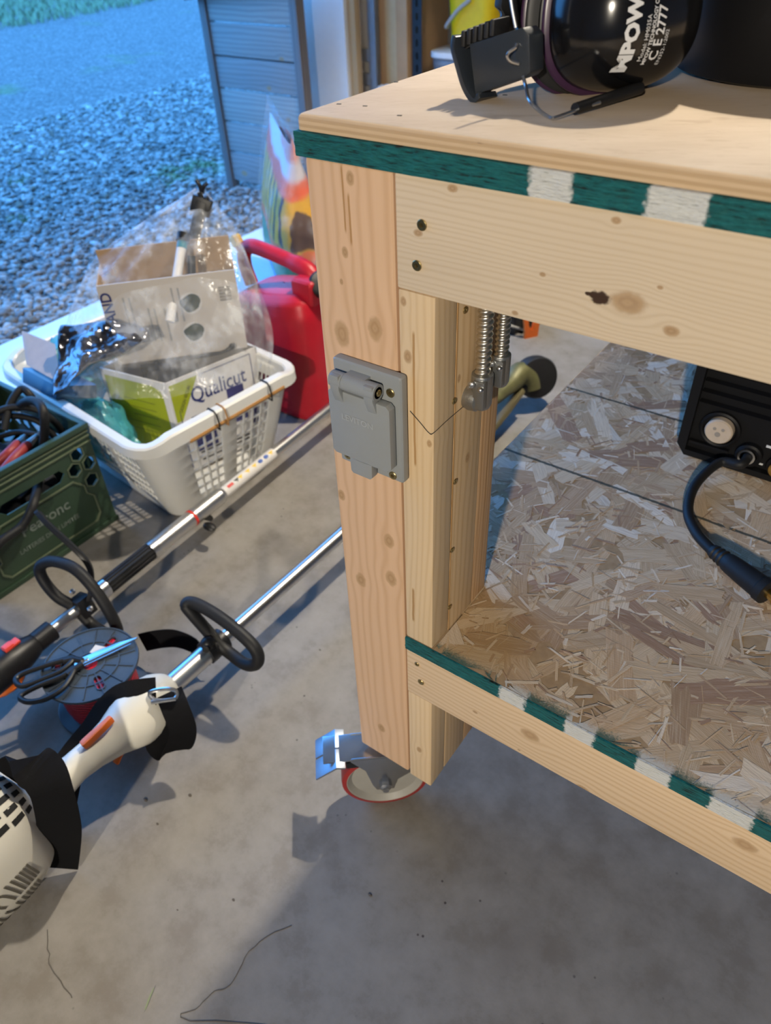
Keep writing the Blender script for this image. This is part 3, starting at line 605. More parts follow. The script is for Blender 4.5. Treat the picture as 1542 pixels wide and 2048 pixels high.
# swivel casters
M_TREAD = plain('red_polyurethane', (0.30, 0.022, 0.02), 0.4); M_HUB = plain('grey_nylon_hub', (0.33, 0.315, 0.28), 0.5)
M_ZP = plain('zinc_plated_steel', (0.58, 0.60, 0.63), 0.22, 1.0)
M_PEDAL = plain('brushed_zinc_pedal', (0.42, 0.46, 0.52), 0.42, 1.0)
def caster(sw, rdir):
    r = V((rdir[0], rdir[1], 0)).normalized(); n = V((0, 0, 1)).cross(r); n = n if n.y < 0 else -n; up = V((0, 0, 1))
    R = .0708; wc = V(sw) + r * .056 + up * R
    body = MB().obox(V(sw) + up * (ZL - .0055), (.05, 0, 0), (0, .045, 0), (0, 0, .0025)).lathe([(.036, ZL - .008), (.036, ZL - .016), (.03, ZL - .021)], sw, up, 24).build('caster', M_ZP, bench, 'swivel caster with red tread and brake pedal', bevel=.001)
    MB().lathe([(R - .008, -.0185), (R - .001, -.0165), (R, -.011), (R, .011), (R - .001, .0165), (R - .008, .0185), (R - .0085, .0), (R - .008, -.0185)], wc, n, 48, cap0=False, cap1=False).build('tread', M_TREAD, body)
    MB().lathe([(.011, .0205), (.016, .0205), (.018, .012), (R - .017, .0095), (R - .0095, .0175), (R - .008, .0175), (R - .008, -.0175), (R - .0095, -.0175), (R - .017, -.0095), (.018, -.012), (.016, -.0205), (.011, -.0205)], wc, n, 48).build('wheel_hub', M_HUB, body)
    for s in (-1, 1):
        poly = [(-.014, -.014), (.014, -.014), (.020, .0), (.030, .045), (.052, ZL - R - .020), (.050, ZL - R - .014), (-.088, ZL - R - .014), (-.085, ZL - R - .028), (-.02, .012)]
        f = MB().plate([(-q[0] if True else q[0], q[1]) for q in poly], [], wc + n * (s * .0225 - .0013), -r * 1.0, up, n * .0026).build('fork', M_ZP, body, bevel=.0006)
        MB().lathe([(.0105, 0), (.0105, .006), (.006, .0085)], wc + n * s * .0238, n * s, 6).lathe([(.0055, 0), (.005, .012)], wc + n * s * .0238, n * s, 10).build('axle_nut', M_ZP, body)
    MB().obox(wc + r * .022 + up * (ZL - .0165 - R), r * .072, n * .0238, up * .0016).build('fork_bridge', M_ZP, body, bevel=.0006)
    # brake pedal: bent double-lobed plate over the trailing side
    e = wc + r * .062; z1 = ZL - .004
    ped = MB(); prof = [(-.002, z1 - .016), (-.002, z1 - .0125), (.012, z1 - .010), (.046, z1 - .036), (.0445, z1 - .039), (.0112, z1 - .0138)]
    w0 = n * .035
    for c0, c1 in ((-1.0, -.04), (.04, 1.0)):
        ped.plate([(a, b - 0) for a, b in prof], [], V((e.x, e.y, 0)) + w0 * c0, r, up, w0 * (c1 - c0))
    ped.build('brake_pedal', M_PEDAL, body, bevel=.0005)
    MB().obox(wc + r * .030 + up * .058, r * .030, n * .020, up * .008).build('brake_arm', M_BLACK, body, bevel=.002)
    return body
caster((.0655, .060, 0), (-.77, -.66))
for sw, rd in (((LB - .066, .10, 0), (-.3, .9)), ((.066, DB - .066, 0), (-.8, .3)), ((LB - .066, DB - .066, 0), (.5, .8))): caster(sw, rd)

# ------------------------------------------------------------------ ear muffs on the bench top
em = thing('ear_muffs', 'black folding ear muffs with glossy shell and wire yoke lying on the bench top', 'ear muffs', (0, 0, 0))
M_NAVY = plain('dark_slate_plastic', (0.022, 0.027, 0.035), 0.33)
M_PURP = plain('purple_rim', (0.035, 0.012, 0.04), 0.3)
M_FOAM = plain('black_leatherette', (0.014, 0.014, 0.015), 0.5)
cc = at(1240, 200, Z=ZT); cc = V((cc.x - .006, cc.y + .016, ZT + .0535))
cl = V((.56, .82, -.05)).normalized(); co_ = V((.78, -.60, .12)); co_ = (co_ - cl * co_.dot(cl)).normalized(); cu_ = co_.cross(cl).normalized()
cu_ = cu_ if cu_.z > 0 else -cu_
AX, BX, HX = .061, .051, .056
def dome(a, b):
    q = min(1.0, (abs(a / AX) ** 2.5 + abs(b / BX) ** 2.5) ** (1 / 2.5)); return HX * (max(0.0, 1 - q ** 2.7)) ** .55
def cup_pt(a, b, h): return cc + cl * a + cu_ * b + co_ * (h - .018)
def sup(an, s=1.0):
    c, d = math.cos(an), math.sin(an); k = (abs(c) ** 2.5 + abs(d) ** 2.5) ** (-1 / 2.5); return AX * s * c * k, BX * s * d * k
mb = MB()
def fcup(u, v):
    q = math.sin(v * math.pi / 2); a, b = sup(2 * math.pi * u, max(q, .002)); return cup_pt(a, b, dome(a * .9999, b * .9999))
mb.grid(fcup, 64, 22, True)
shell = mb.build('ear_cup', M_BLACKS, em, 'glossy black ear cup', angle=70)
def ring(s0, h0, s1, h1, mat, name, par, k=5):
    m = MB()
    def fn(u, v):
        s = s0 + (s1 - s0) * v; h = h0 + (h1 - h0) * v; bul = math.sin(math.pi * v) * .003; a, b = sup(2 * math.pi * u, s + bul / .05); return cup_pt(a, b, h)
    m.grid(fn, 64, k, True); return m.build(name, mat, par, angle=70)
ring(1.0, 0.0, 1.035, -.006, M_PURP, 'rim', shell); ring(1.035, -.006, .98, -.009, M_BLACK, 'rim_plate', shell)
ring(.98, -.009, .93, -.028, M_FOAM, 'ear_cushion', shell, 8)
m = MB(); m.grid(lambda u, v: cup_pt(*sup(2 * math.pi * u, max(.002, .93 * v)), -.028), 48, 3, True); m.build('cushion_face', M_FOAM, shell)
def cup_text(body, size, a0, b0, sx=1.0, bold=0, name='print'):
    # text runs up the cup: its x is the cup's up direction, its y points to the head band
    lettering(name, body, size, lambda p, q: cup_pt(a0 - q, b0 + p, dome(a0 - q, b0 + p) + .0011), M_PRINT, shell, 'CENTER', sx=sx, bold=bold, res=2)
cup_text('MPOW', 0.0133, -0.0233, -0.0120, 1.12, .0007)
cup_text('Model: HM035A', 0.0046, -0.0122, -0.0140, .95)
cup_text('MPOW TECHNOLOGY CO.', 0.0042, -0.0078, -0.0090, .85, .0001)
cup_text('C E 2777', 0.0102, -0.0016, -0.0110, .9, .0002)
cup_text('EN352-1:2002', 0.0041, 0.0046, -0.0200, .95)
# second cup, behind the first, cushion to cushion
cc0 = cc; cc = cc0 - co_ * .058 + cl * -.010; co_ = -co_
mb = MB(); mb.grid(fcup, 40, 12, True); sh2 = mb.build('ear_cup', M_BLACKS, em, angle=70)
ring(1.0, 0.0, 1.035, -.006, M_PURP, 'rim', sh2); ring(1.035, -.006, .9, -.012, M_FOAM, 'ear_cushion', sh2)
cc = cc0; co_ = -co_
# end block of the folded head band, with ribbed pad
YB = .098
def bp(a, b, y=YB): return at(a, b, Y=y)
q = [bp(938, 88), bp(1045, 55), bp(1058, 70), bp(1060, 145), bp(1050, 155), bp(950, 190)]
thk = V((.004, .016, .0))
m = MB(); n_ = len(q); m.add([p for p in q] + [p + thk for p in q], [tuple(range(n_)), tuple(range(2 * n_ - 1, n_ - 1, -1))] + [(i, (i + 1) % n_, (i + 1) % n_ + n_, i + n_) for i in range(n_)])
blk = m.build('band_end', M_NAVY, em, bevel=.0015)
edge = smooth_path([bp(916, 72), bp(913, 95), bp(922, 130), bp(934, 170), bp(950, 196), bp(962, 192)], 5)
MB().ribbon([p + thk * .5 for p in edge], [thk.normalized()] * len(edge), [.026] * len(edge), .0045).build('head_band', M_NAVY, em, bevel=.001)
m = MB()
for i in range(6):
    a = i / 5; c = bp(942 + 58 * a, 74 - 22 * a, YB + .012); m.obox(c, V((.0018, 0, 0)), V((.001, .011, 0)), V((0, 0, .0055)))
m.build('pad_rib', M_FOAM, em, bevel=.001)
pad = smooth_path([bp(935, 85, YB + .02), bp(980, 60, YB + .022), bp(1010, 40, YB + .03), bp(1022, 0, YB + .035), bp(1030, -60, YB + .04)], 5)
MB().ribbon(pad, [V((.2, .9, .2))] * len(pad), .028, .007).build('band_pad', M_FOAM, em, bevel=.002)
w1 = smooth_path([bp(1018, -60, YB - .002), bp(1022, 0, YB - .002), bp(1032, 55, YB - .001)], 4)
w2 = smooth_path([bp(1034, 88, YB - .001), bp(1030, 96, YB - .004), bp(1018, 105, YB - .007), bp(1015, 114, YB - .007), bp(1022, 123, YB - .005), bp(1038, 128, YB - .001)], 5)
zw = lambda a, b, h=.0022: at(a, b, Z=ZT + h)
w3 = smooth_path([bp(1046, 152, YB - .002), bp(1052, 175, YB - .006), zw(1058, 200, .011), zw(1075, 219, .006), zw(1098, 234), zw(1112, 235), zw(1156, 219, .004), zw(1200, 205, .006)], 4)
for w in (w1, w2, w3): MB().tube(w, .00135, 8).build('wire_yoke', M_STEEL, em)
MB().tube([zw(1150, 218, .0045), zw(1280, 176, .0075)], [.0042, .0046], 12).build('wire_sleeve', M_BLACK, em)

# ------------------------------------------------------------------ black tub beside the ear muffs
M_TUB = plain('black_tub_plastic', (0.006, 0.006, 0.007), 0.5, spec=0.2)
tub = thing('tub', 'low round black plastic tub behind the ear muffs on the bench top', 'tub', (.293, .325, ZT))
MB().lathe([(.088, .0004), (.1005, .004), (.105, .012), (.108, .05), (.110, .082), (.106, .082), (.103, .05), (.100, .014), (.0, .010)], (0, 0, 0), (0, 0, 1), 64, cap1=False).build('body', M_TUB, tub)
MB().lathe([(.110, .070), (.115, .071), (.115, .084), (.108, .085), (.108, .070)], (0, 0, 0), (0, 0, 1), 64, cap0=False, cap1=False).build('rim', M_TUB, tub)

# ------------------------------------------------------------------ welder on the shelf
wd = thing('welding_machine', 'black inverter welding machine with louvred front on the bench shelf', 'welder', (.232, .548, ZS))
M_WBLK = plain('welder_black', (0.006, 0.006, 0.007), 0.5, bump=0.1, spec=0.22)
W_, H_, D_ = .235, .265, .40
out = [(.014, .004), (W_ - .014, .004), (W_, .022), (W_, H_ - .02), (W_ - .02, H_), (.02, H_), (0, H_ - .02), (0, .022)]
MB().plate(out, [], (0, .02, 0), (1, 0, 0), (0, 0, 1), (0, D_, 0)).build('case', M_WBLK, wd, bevel=.003)
MB().plate(out, [[(.014, .014), (.014, H_ - .02), (W_ - .014, H_ - .02), (W_ - .014, .014)]], (0, .0, 0), (1, 0, 0), (0, 0, 1), (0, .02, 0)).build('front_bezel', M_WBLK, wd, bevel=.0015)
MB().box(.013, W_ - .013, .012, .0205, .013, H_ - .019).build('front_panel', M_WBLK, wd)
for i in range(8):
    z = .096 + i * .018; x1_ = W_ - .016
    MB().add([(.016, .011, z), (x1_, .011, z), (x1_, .003, z + .004), (.016, .003, z + .004), (.016, .0118, z + .006), (x1_, .0118, z + .006)], [(0, 1, 2, 3), (3, 2, 5, 4), (0, 4, 5, 1), (0, 3, 4), (1, 5, 2)]).build('louver', M_WBLK, wd, smooth=False)
MB().box(.016, .075, .004, .012, .026, .030).build('louver', M_WBLK, wd)
kx, kz = .054, .060
MB().lathe([(.030, .0118), (.030, .006), (.027, .0045), (.024, .006), (.024, .0118)], (kx, 0, kz), (0, 1, 0), 32, cap0=False, cap1=False).build('socket_ring', M_WBLK, wd)
g = G('frosted_cap'); g.xyz(); M_CAP = g.done(g.mix(g.noise(g.obj, 60, 2), (.45, .36, .27), (.60, .50, .40)), .45)
knob = MB().lathe([(.0205, .0), (.0205, -.010), (.0185, -.0125), (.0, -.0128)], (kx, .012, kz), (0, 1, 0), 32, cap1=False).build('socket_cap', M_CAP, wd, 'beige round socket cap')
for (dx, dz) in ((-.006, .005), (.006, .006), (0, -.0035)):
    MB().lathe([(.0042 if dz < 0 else .0026, 0), (.0042 if dz < 0 else .0026, .0004)], (kx + dx, -.0011, kz + dz), (0, 1, 0), 14).build('cap_mark', plain('cap_grey', (.28, .25, .22), .5) if dx < 0 else bpy.data.materials['cap_grey'], knob)
sx_, sz_ = .104, .034
MB().lathe([(.019, .0118), (.019, .002), (.016, .0), (.012, .002), (.012, .0118)], (sx_, 0, sz_), (0, 1, 0), 28, cap0=False, cap1=False).build('cable_socket', M_WBLK, wd)
MB().lathe([(.0125, .004), (.0125, -.001), (.0095, -.001), (.0095, .004)], (sx_ - .002, 0, sz_ - .001), (0, 1, 0), 24, cap0=False, cap1=False).build('lock_ring', M_STEEL, wd)
MB().lathe([(.019, .0118), (.019, .002), (.013, .0), (.0, .003)], (.150, 0, .030), (0, 1, 0), 28, cap1=False).build('gas_socket', M_WBLK, wd)
MB().lathe([(.014, .002), (.014, -.006), (.008, -.008), (.008, .002)], (.150, 0, .030), (0, 1, 0), 24, cap0=False, cap1=False).build('brass_socket', M_BRASS, wd)
for (a, b, c, d) in ((.117, .126, .020, .023), (.122, .134, .052, .056)): MB().box(a, b, .0112, .0119, c, d).build('marking', M_PRINT, wd)
MB().obox((W_ / 2, .2, H_ + .03), (.012, 0, 0), (0, .09, 0), (0, 0, .008)).obox((W_ / 2, .115, H_ + .012), (.010, 0, 0), (0, .008, 0), (0, 0, .020)).obox((W_ / 2, .285, H_ + .012), (.010, 0, 0), (0, .008, 0), (0, 0, .020)).build('carry_handle', M_WBLK, wd, bevel=.003)
# welding lead with its plug (part of the machine: it is plugged in)
base = V(wd.location)
def sh(a, b, h): return at(a, b, Z=ZS + h) - base
lead = smooth_path([V((sx_, .006, sz_)), V((sx_ - .004, -.018, sz_ - .004)), sh(1440, 925, .022), sh(1392, 968, .012), sh(1376, 1020, .010), sh(1392, 1065, .010), sh(1428, 1105, .012)], 8)
MB().tube(lead, .0072, 14).build('welding_lead', M_RUBBER, wd)
p0, p1 = sh(1424, 1100, .0125), sh(1536, 1186, .0165); ax = (p1 - p0); Lg = ax.length; ax.normalize()
pg = MB().lathe([(.0085, 0), (.0105, .006), (.0092, .008), (.0112, .013), (.0098, .015), (.0120, .020), (.0105, .022), (.0125, .027), (.0135, .035), (.0150, .060), (.0158, Lg - .012), (.0172, Lg - .011), (.0172, Lg - .001), (.015, Lg)], p0, ax, 28).build('lead_plug', M_RUBBER, wd)
MB().lathe([(.0065, 0), (.0065, .010), (.0085, .011), (.0085, .020), (.006, .026)], p1, ax, 20).build('plug_pin', M_BRASS, wd, 'brass plug pin')

# ------------------------------------------------------------------ trimmer lying by the basket (split shaft, loop handle)
def hoop(c, u, v, a, b, r, n=36, sq=2.4):
    pts = []
    for k in range(n):
        t_ = 2 * math.pi * k / n; cs, sn = math.cos(t_), math.sin(t_); q = (abs(cs) ** sq + abs(sn) ** sq) ** (-1 / sq); pts.append(V(c) + V(u) * a * cs * q + V(v) * b * sn * q)
    return pts
tA = thing('string_trimmer', 'silver-shafted string trimmer with warning label lying along the laundry basket', 'trimmer', (0, 0, 0))
ZA_ = .092
def sA(px_): # point on the axis of the upper shaft for a picture column
    a, b = at(60, 1295, Z=ZA_), at(655, 820, Z=ZA_); 
    lo, hi = -.6, 1.4
    for _ in range(40):
        mid = (lo + hi) / 2; p = a + (b - a) * mid; d = p - CAM; X_ = 771 + FPX * d.dot(RT) / d.dot(FW)
        if X_ < px_: lo = mid
        else: hi = mid
    return a + (b - a) * lo
dA = (sA(600) - sA(100)).normalized()
MB().tube([sA(90), sA(205)], .013, 20).tube([sA(300), sA(440)], .019, 24).tube([sA(440), sA(446)], [.019, .0145], 24).tube([sA(440), sA(655) + dA * .62], .014, 20).build('shaft', M_ALU, tA)
for a_, b_, r_ in ((300, 312, .021), (196, 212, .020), (388, 392, .0198)): MB().tube([sA(a_), sA(b_)], r_, 24).build('collar', M_STEEL, tA)
m = MB()
for k in range(14):
    an = 2 * math.pi * k / 14; n1, n2 = frame_from(dA); off = (n1 * math.cos(an) + n2 * math.sin(an)) * .0165; m.tube([sA(212) + off, sA(300) + off], .0032, 6)
m.tube([sA(210), sA(301)], .0165, 20); m.build('ribbed_grip', M_RUBBER, tA)
# warning label wrapped round the shaft
def lab_fn(u, v):
    p = sA(442) + (sA(546) - sA(442)) * u; n1 = V((0, 0, 1)); n1 = (n1 - dA * n1.dot(dA)).normalized(); n2 = dA.cross(n1); an = (v - .5) * 4.6; return p + (n1 * math.cos(an) - n2 * math.sin(an) * -1) * .0144
lb = MB().grid(lab_fn, 24, 16).build('warning_label', M_PAPER, tA, 'white label with yellow triangles', angle=70)
M_YEL = plain('yellow_print', (0.80, 0.50, 0.02), .5); M_BLU = plain('blue_print', (0.02, 0.08, 0.35), .5); M_REDP = plain('red_print', (0.6, 0.03, 0.02), .5)
def on_lab(u, v):
    p = V(lab_fn(u, v)); c = sA(442) + (sA(546) - sA(442)) * u; return c + (p - c) * 1.05
vc_ = .60
for (u0, mt_) in ((.27, M_INK), (.34, M_YEL), (.48, M_YEL), (.61, M_YEL), (.93, M_YEL)):
    MB().add([on_lab(u0 - .045, vc_ - .06), on_lab(u0 + .045, vc_ - .06), on_lab(u0, vc_ + .08)], [(0, 1, 2)]).build('triangle_mark', mt_, lb, smooth=False)
for u0 in (.72, .83):
    MB().add([on_lab(u0 + .04 * math.cos(k * .5236), vc_ + .075 * math.sin(k * .5236)) for k in range(12)], [tuple(range(12))]).build('round_mark', M_BLU, lb, smooth=False)
MB().add([on_lab(.10, .55), on_lab(.20, .55), on_lab(.20, .66), on_lab(.10, .66)], [(0, 1, 2, 3)]).build('text_mark', M_REDP, lb, smooth=False)
MB().tube([sA(382), sA(386)], .0198, 24).build('red_ring', M_REDP, tA)
MB().tube([sA(405) - V((0, 0, .016)), sA(415) - V((0, 0, .040))], [.011, .007], 10).ball(sA(400) + V((.022, 0, -.035)), .012, 10, 6, (1.6, 1, .7)).build('clamp_knob', M_BLACK, tA)
# loop handle and bar
hc = at(165, 1205, Z=ZA_); zz = V((0, 0, 1))
hp = [at(80, 1145, Z=.165), at(85, 1128, Z=.185), at(110, 1123, Z=.20), at(150, 1138, Z=.20), at(190, 1180, Z=.17), at(222, 1230, Z=.12), at(235, 1262, Z=.075), at(225, 1272, Z=.06), at(185, 1250, Z=.06), at(150, 1215, Z=.095), at(118, 1196, Z=.12), at(95, 1172, Z=.14)]
MB().tube(smooth_path(hp, 5, True), [.0115] * 60, 12, closed=True).build('loop_handle', M_RUBBER, tA)
MB().obox(sA(166), dA * .016, V((.018, 0, .006)), V((-.006, 0, .020))).build('handle_clamp', M_BLACK, tA, bevel=.003)
for a, b in ((146, 1184), (181, 1218)): MB().lathe([(.006, 0), (.006, .004), (.003, .006)], at(a, b, Z=ZA_ + .024), (.2, -.3, 1), 6).build('clamp_bolt', M_STEEL, tA)
br = smooth_path([at(75, 1024, Z=.255), at(100, 1052, Z=.24), at(150, 1098, Z=.21), at(172, 1122, Z=.19), at(182, 1145, Z=.165), at(182, 1180, Z=.13), at(178, 1200, Z=.11)], 4)
MB().ribbon(br, [V((.7, -.5, .5))] * len(br), .017, .010).build('barrier_bar', M_BLACK, tA, bevel=.002)
# control housing at the near end
MB().tube([sA(72), sA(104)], .021, 20).ball(sA(112) + V((0, -.01, -.02)), .008).build('throttle_clamp', M_BLACK, tA)
h0 = sA(78); hs = smooth_path([h0 + dA * .0, h0 - dA * .03, h0 - dA * .07, h0 - dA * .12, h0 - dA * .22], 4)
MB().tube(hs, [.016 + .018 * math.sin(min(1, i / 9) * math.pi * .5) for i in range(len(hs))], 20).build('control_housing', M_BLACK, tA)
rk = at(22, 1290, Z=ZA_ + .034); n2 = V((-dA.y, dA.x, 0))
MB().obox(rk, dA * .016, n2 * .008, zz * .003).obox(rk - dA * .006 + zz * .003, dA * .009, n2 * .007, zz * .003).build('stop_switch', plain('red_switch', (.75, .07, .04), .4), tA, bevel=.0015)
MB().ball(at(15, 1368, Z=.06), .022, 12, 8, (1, 1.6, .6)).build('trigger', M_ORANGE, tA)
MB().lathe([(.05, -.06), (.085, -.05), (.095, 0), (.085, .12), (.05, .16)], h0 - dA * .30 + V((0, 0, .02)), -dA, 24).build('engine_cover', M_WHITE, tA)
MB().lathe([(.045, 0), (.06, .01), (.06, .05), (.03, .06)], V((sA(655).x, sA(655).y, 0)) + dA * .60 + V((0, 0, .004)), (0, 0, 1), 24).build('cutting_head', M_BLACK, tA)

# ------------------------------------------------------------------ trimmer in front of it: white engine end, black strap, worn brass gear head
tB = thing('string_trimmer', 'white and orange string trimmer with black shoulder strap lying nearest the camera', 'trimmer', (0, 0, 0))
B0, B1 = at(345, 1368, Z=.115), at(1040, 752, Y=1.22); dB = (B1 - B0).normalized()
def sB(y): return B0 + dB * ((y - B0.y) / dB.y)
MB().tube([B0 - dB * .05, sB(B1.y - .09)], .0145, 24).build('shaft', M_STEEL, tB)
MB().tube([B0 - dB * .04, sB(at(412, 1300, Z=.115).y)], .019, 24).build('shaft_sleeve', M_ALU, tB)
hcB = at(425, 1285, Z=.13)
hp = [at(372, 1210, Z=.20), at(385, 1205, Z=.205), at(420, 1222, Z=.20), at(460, 1250, Z=.19), at(500, 1285, Z=.175), at(516, 1310, Z=.155), at(512, 1328, Z=.135), at(490, 1328, Z=.12), at(462, 1308, Z=.115), at(440, 1290, Z=.125), at(415, 1262, Z=.15), at(385, 1228, Z=.185)]
MB().tube(smooth_path(hp, 5, True), .0115, 12, closed=True).build('loop_handle', M_RUBBER, tB)
MB().tube([hcB - dB * .02 - V((0, 0, .012)), hcB + dB * .024 - V((0, 0, .012))], .023, 20).ball(hcB + V((.004, -.012, .012)), .014, 12, 8).build('handle_clamp', M_BLACK, tB)
MB().lathe([(.007, 0), (.007, .006), (.003, .007)], hcB + V((.012, -.022, .014)), (.4, -.8, .4), 6).build('clamp_bolt', M_DARK, tB)
# gear head, guard
M_PATINA = plain('tarnished_brass', (0.13, 0.125, 0.05), 0.5, 0.25, var=0.5, scale=25, bump=.3, bscale=120)
M_RUST = plain('rusty_bracket', (0.115, 0.095, 0.045), 0.65, 0.2, var=0.5, scale=18, bump=.3, bscale=120)
gh = smooth_path([sB(B1.y - .16), sB(B1.y - .09), sB(B1.y - .045), B1 + V((0, .0, .008)), B1 + V((.018, .02, -.012)), B1 + V((.028, .02, -.04))], 4)
MB().tube(gh, [.018, .018, .019, .020, .021, .022, .023, .025, .027, .029, .031, .032, .033, .033, .033, .033, .032, .032, .032, .032, .032][:len(gh)], 18).build('gear_head', M_PATINA, tB)
cx_ = at(1062, 757, Y=1.24)
MB().lathe([(.036, -.034), (.056, -.028), (.060, -.014), (.060, .012), (.056, .02), (.036, .022)], cx_ + V((.008, .015, 0)), (.75, -.60, .30), 32).build('cutting_head', M_RUBBER, tB)
lk = smooth_path([sB(B1.y - .03) + V((.012, 0, -.03)), sB(B1.y - .13) + V((.010, 0, -.055)), sB(B1.y - .25) + V((.0, 0, -.085)), sB(B1.y - .33) + V((-.01, 0, -.096))], 4)
MB().ribbon(lk, [V((.85, 0, .5))] * len(lk), [.050 + .0035 * i for i in range(len(lk))], .014).build('guard_bracket', M_RUST, tB, bevel=.003)
# white rear handle
def hB(a, b, z): return at(a, b, Z=z)
cp = [hB(345, 1372, .115), hB(322, 1388, .118), hB(295, 1415, .12), hB(262, 1445, .12), hB(225, 1475, .12), hB(185, 1507, .12), hB(150, 1535, .12), hB(118, 1566, .12), hB(90, 1600, .12)]
rr = [.022, .042, .053, .048, .034, .0265, .025, .028, .036]
cps = smooth_path(cp, 4); rs_ = [rr[min(int(i / 4), 8)] * (1 - (i % 4) / 4) + rr[min(int(i / 4) + 1, 8)] * ((i % 4) / 4) for i in range(len(cps))]
hw = MB().tube(cps, rs_, 24); M_CREAM = plain('aged_white_plastic', (0.70, 0.67, 0.58), 0.36, var=0.06, scale=12)
hw.build('rear_handle', M_CREAM, tB, angle=60)
ol = smooth_path([hB(165, 1492, .152), hB(180, 1478, .156), hB(205, 1455, .164), hB(224, 1436, .166)], 4)
MB().ribbon(ol, [V((1, 0, .2))] * len(ol), [.012, .013, .014, .014, .014, .014, .013, .012, .012, .011, .010, .010, .008][:len(ol)], .012).build('throttle_lock', M_ORANGE, tB, bevel=.002)
tg = smooth_path([hB(262, 1490, .098), hB(250, 1496, .082), hB(240, 1508, .066), hB(232, 1526, .05)], 4)
MB().ribbon(tg, [V((1, .3, .1))] * len(tg), .011, .006).build('trigger', M_ORANGE, tB, bevel=.0015)
# engine shroud with cooling slots
ec = V((-.402, -.462, .130))
def eng(u, v):
    an = 2 * math.pi * u; ph = (v - .5) * math.pi; c, s = math.cos(an), math.sin(an); q = (abs(c) ** 3 + abs(s) ** 3) ** (-1 / 3); cp_ = max(0.01, math.cos(ph)) ** .55
    ll = math.sin(ph); ll = math.copysign(abs(ll) ** .7, ll)
    return ec + dB * (ll * -.115) + V((.112, 0, 0)) * (c * q * cp_) + V((0, 0, .122)) * (s * q * cp_)
MB().grid(eng, 48, 28, True).build('engine_shroud', M_CREAM, tB, angle=60)
def on_eng(u, v, k=1.004):
    p = V(eng(u, v)); return ec + (p - ec) * k
m_ = 0
for row, (v0, v1) in enumerate(((.20, .255), (.275, .35), (.37, .45))):
    for i in range(5):
        u0 = .085 + i * .024 + row * .006
        MB().add([on_eng(u0, v0), on_eng(u0 + .012, v0), on_eng(u0 + .012, (v0 + v1) / 2), on_eng(u0 + .012, v1), on_eng(u0, v1), on_eng(u0, (v0 + v1) / 2)], [(0, 1, 2, 3, 4, 5)]).build('cooling_slot', M_DARK, tB, smooth=False)
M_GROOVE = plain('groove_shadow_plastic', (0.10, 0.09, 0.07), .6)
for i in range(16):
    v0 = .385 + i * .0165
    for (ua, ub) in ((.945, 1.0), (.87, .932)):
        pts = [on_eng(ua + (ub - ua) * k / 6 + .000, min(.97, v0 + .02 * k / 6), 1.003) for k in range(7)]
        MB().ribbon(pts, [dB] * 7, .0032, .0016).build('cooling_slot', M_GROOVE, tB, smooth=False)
# black shoulder strap
def strap(name, pts, w, wd_, n=5, th=.0022):
    p = smooth_path(pts, n); MB().ribbon(p, wd_ if callable(wd_) is False else [wd_(q) for q in p], w, th).build(name, M_WEB, tB, angle=50)
strap('shoulder_strap', [hB(312, 1382, .168), hB(265, 1388, .172), hB(232, 1400, .16), hB(200, 1432, .135), hB(170, 1478, .10), hB(140, 1520, .09), hB(105, 1552, .11), hB(75, 1560, .16)], .046, [V((-.6, .5, .45))] * 36)
strap('shoulder_strap', [hB(20, 1556, .215), hB(52, 1532, .235), hB(85, 1545, .235), hB(105, 1590, .215), hB(118, 1650, .155), hB(118, 1700, .07), hB(115, 1735, .015)], .062, [V((.75, .62, .05))] * 31)
strap('shoulder_strap', [hB(150, 1540, .10), hB(145, 1590, .07), hB(135, 1650, .03), hB(128, 1690, .008)], .035, [V((-.4, 1, 0))] * 16)
strap('strap_loop', [hB(338, 1385, .165), hB(352, 1420, .155), hB(366, 1460, .125), hB(358, 1492, .095), hB(338, 1500, .08), hB(318, 1488, .085), hB(318, 1462, .11), hB(335, 1425, .14)], .044, [V((-.65, -.75, 0))] * 36)
strap('strap_end', [hB(285, 1285, .06), hB(320, 1278, .075), hB(355, 1278, .08), hB(392, 1296, .07), hB(400, 1330, .035)], .04, [V((-.4, .1, .9))] * 21)
MB().tube(smooth_path([hB(300, 1385, .176), hB(330, 1378, .182), hB(352, 1382, .176), hB(348, 1398, .170), hB(310, 1400, .170)], 5, True), .0035, 8, closed=True).build('snap_hook', M_STEEL, tB)
MB().tube([hB(303, 1405, .17), hB(352, 1398, .172)], .0035, 8).build('snap_hook', M_STEEL, tB)

# ------------------------------------------------------------------ spool of red trimmer line and scissors
M_SPOOL = plain('slate_blue_plastic', (0.045, 0.058, 0.075), 0.42)
g = G('red_line_winding'); x, y, z = g.xyz(); ang = g.m('ARCTAN2', y, x)
wv = ((z * 900 + (ang * 14).sin() * 1.2).sin() * .5 + .5); M_LINE = g.done(g.mix(wv, (0.18, 0.004, 0.012), (0.62, 0.012, 0.035)), .35); g.bump(wv, .8, .0015)
spc = at(180, 1327, Z=.112)
sp_ = thing('line_spool', 'slate plastic spool wound with red trimmer line standing between the trimmers', 'spool', (spc.x, spc.y, 0))
RS = .087
MB().lathe([(RS, .004), (RS, .008), (RS - .002, .009), (.02, .009), (.02, .004)], (0, 0, 0), (0, 0, 1), 48).build('flange', M_SPOOL, sp_)
def slotp(a, r0, r1, w):
    c, s = math.cos(a), math.sin(a); pts = []
    for k in range(7): t_ = a - math.pi / 2 + math.pi * k / 6; pts.append((c * r1 + w * math.cos(t_), s * r1 + w * math.sin(t_)))
    for k in range(7): t_ = a + math.pi / 2 + math.pi * k / 6; pts.append((c * r0 + w * math.cos(t_), s * r0 + w * math.sin(t_)))
    return pts
circ = lambda r, n=48: [(r * math.cos(2 * math.pi * k / n), r * math.sin(2 * math.pi * k / n)) for k in range(n)]
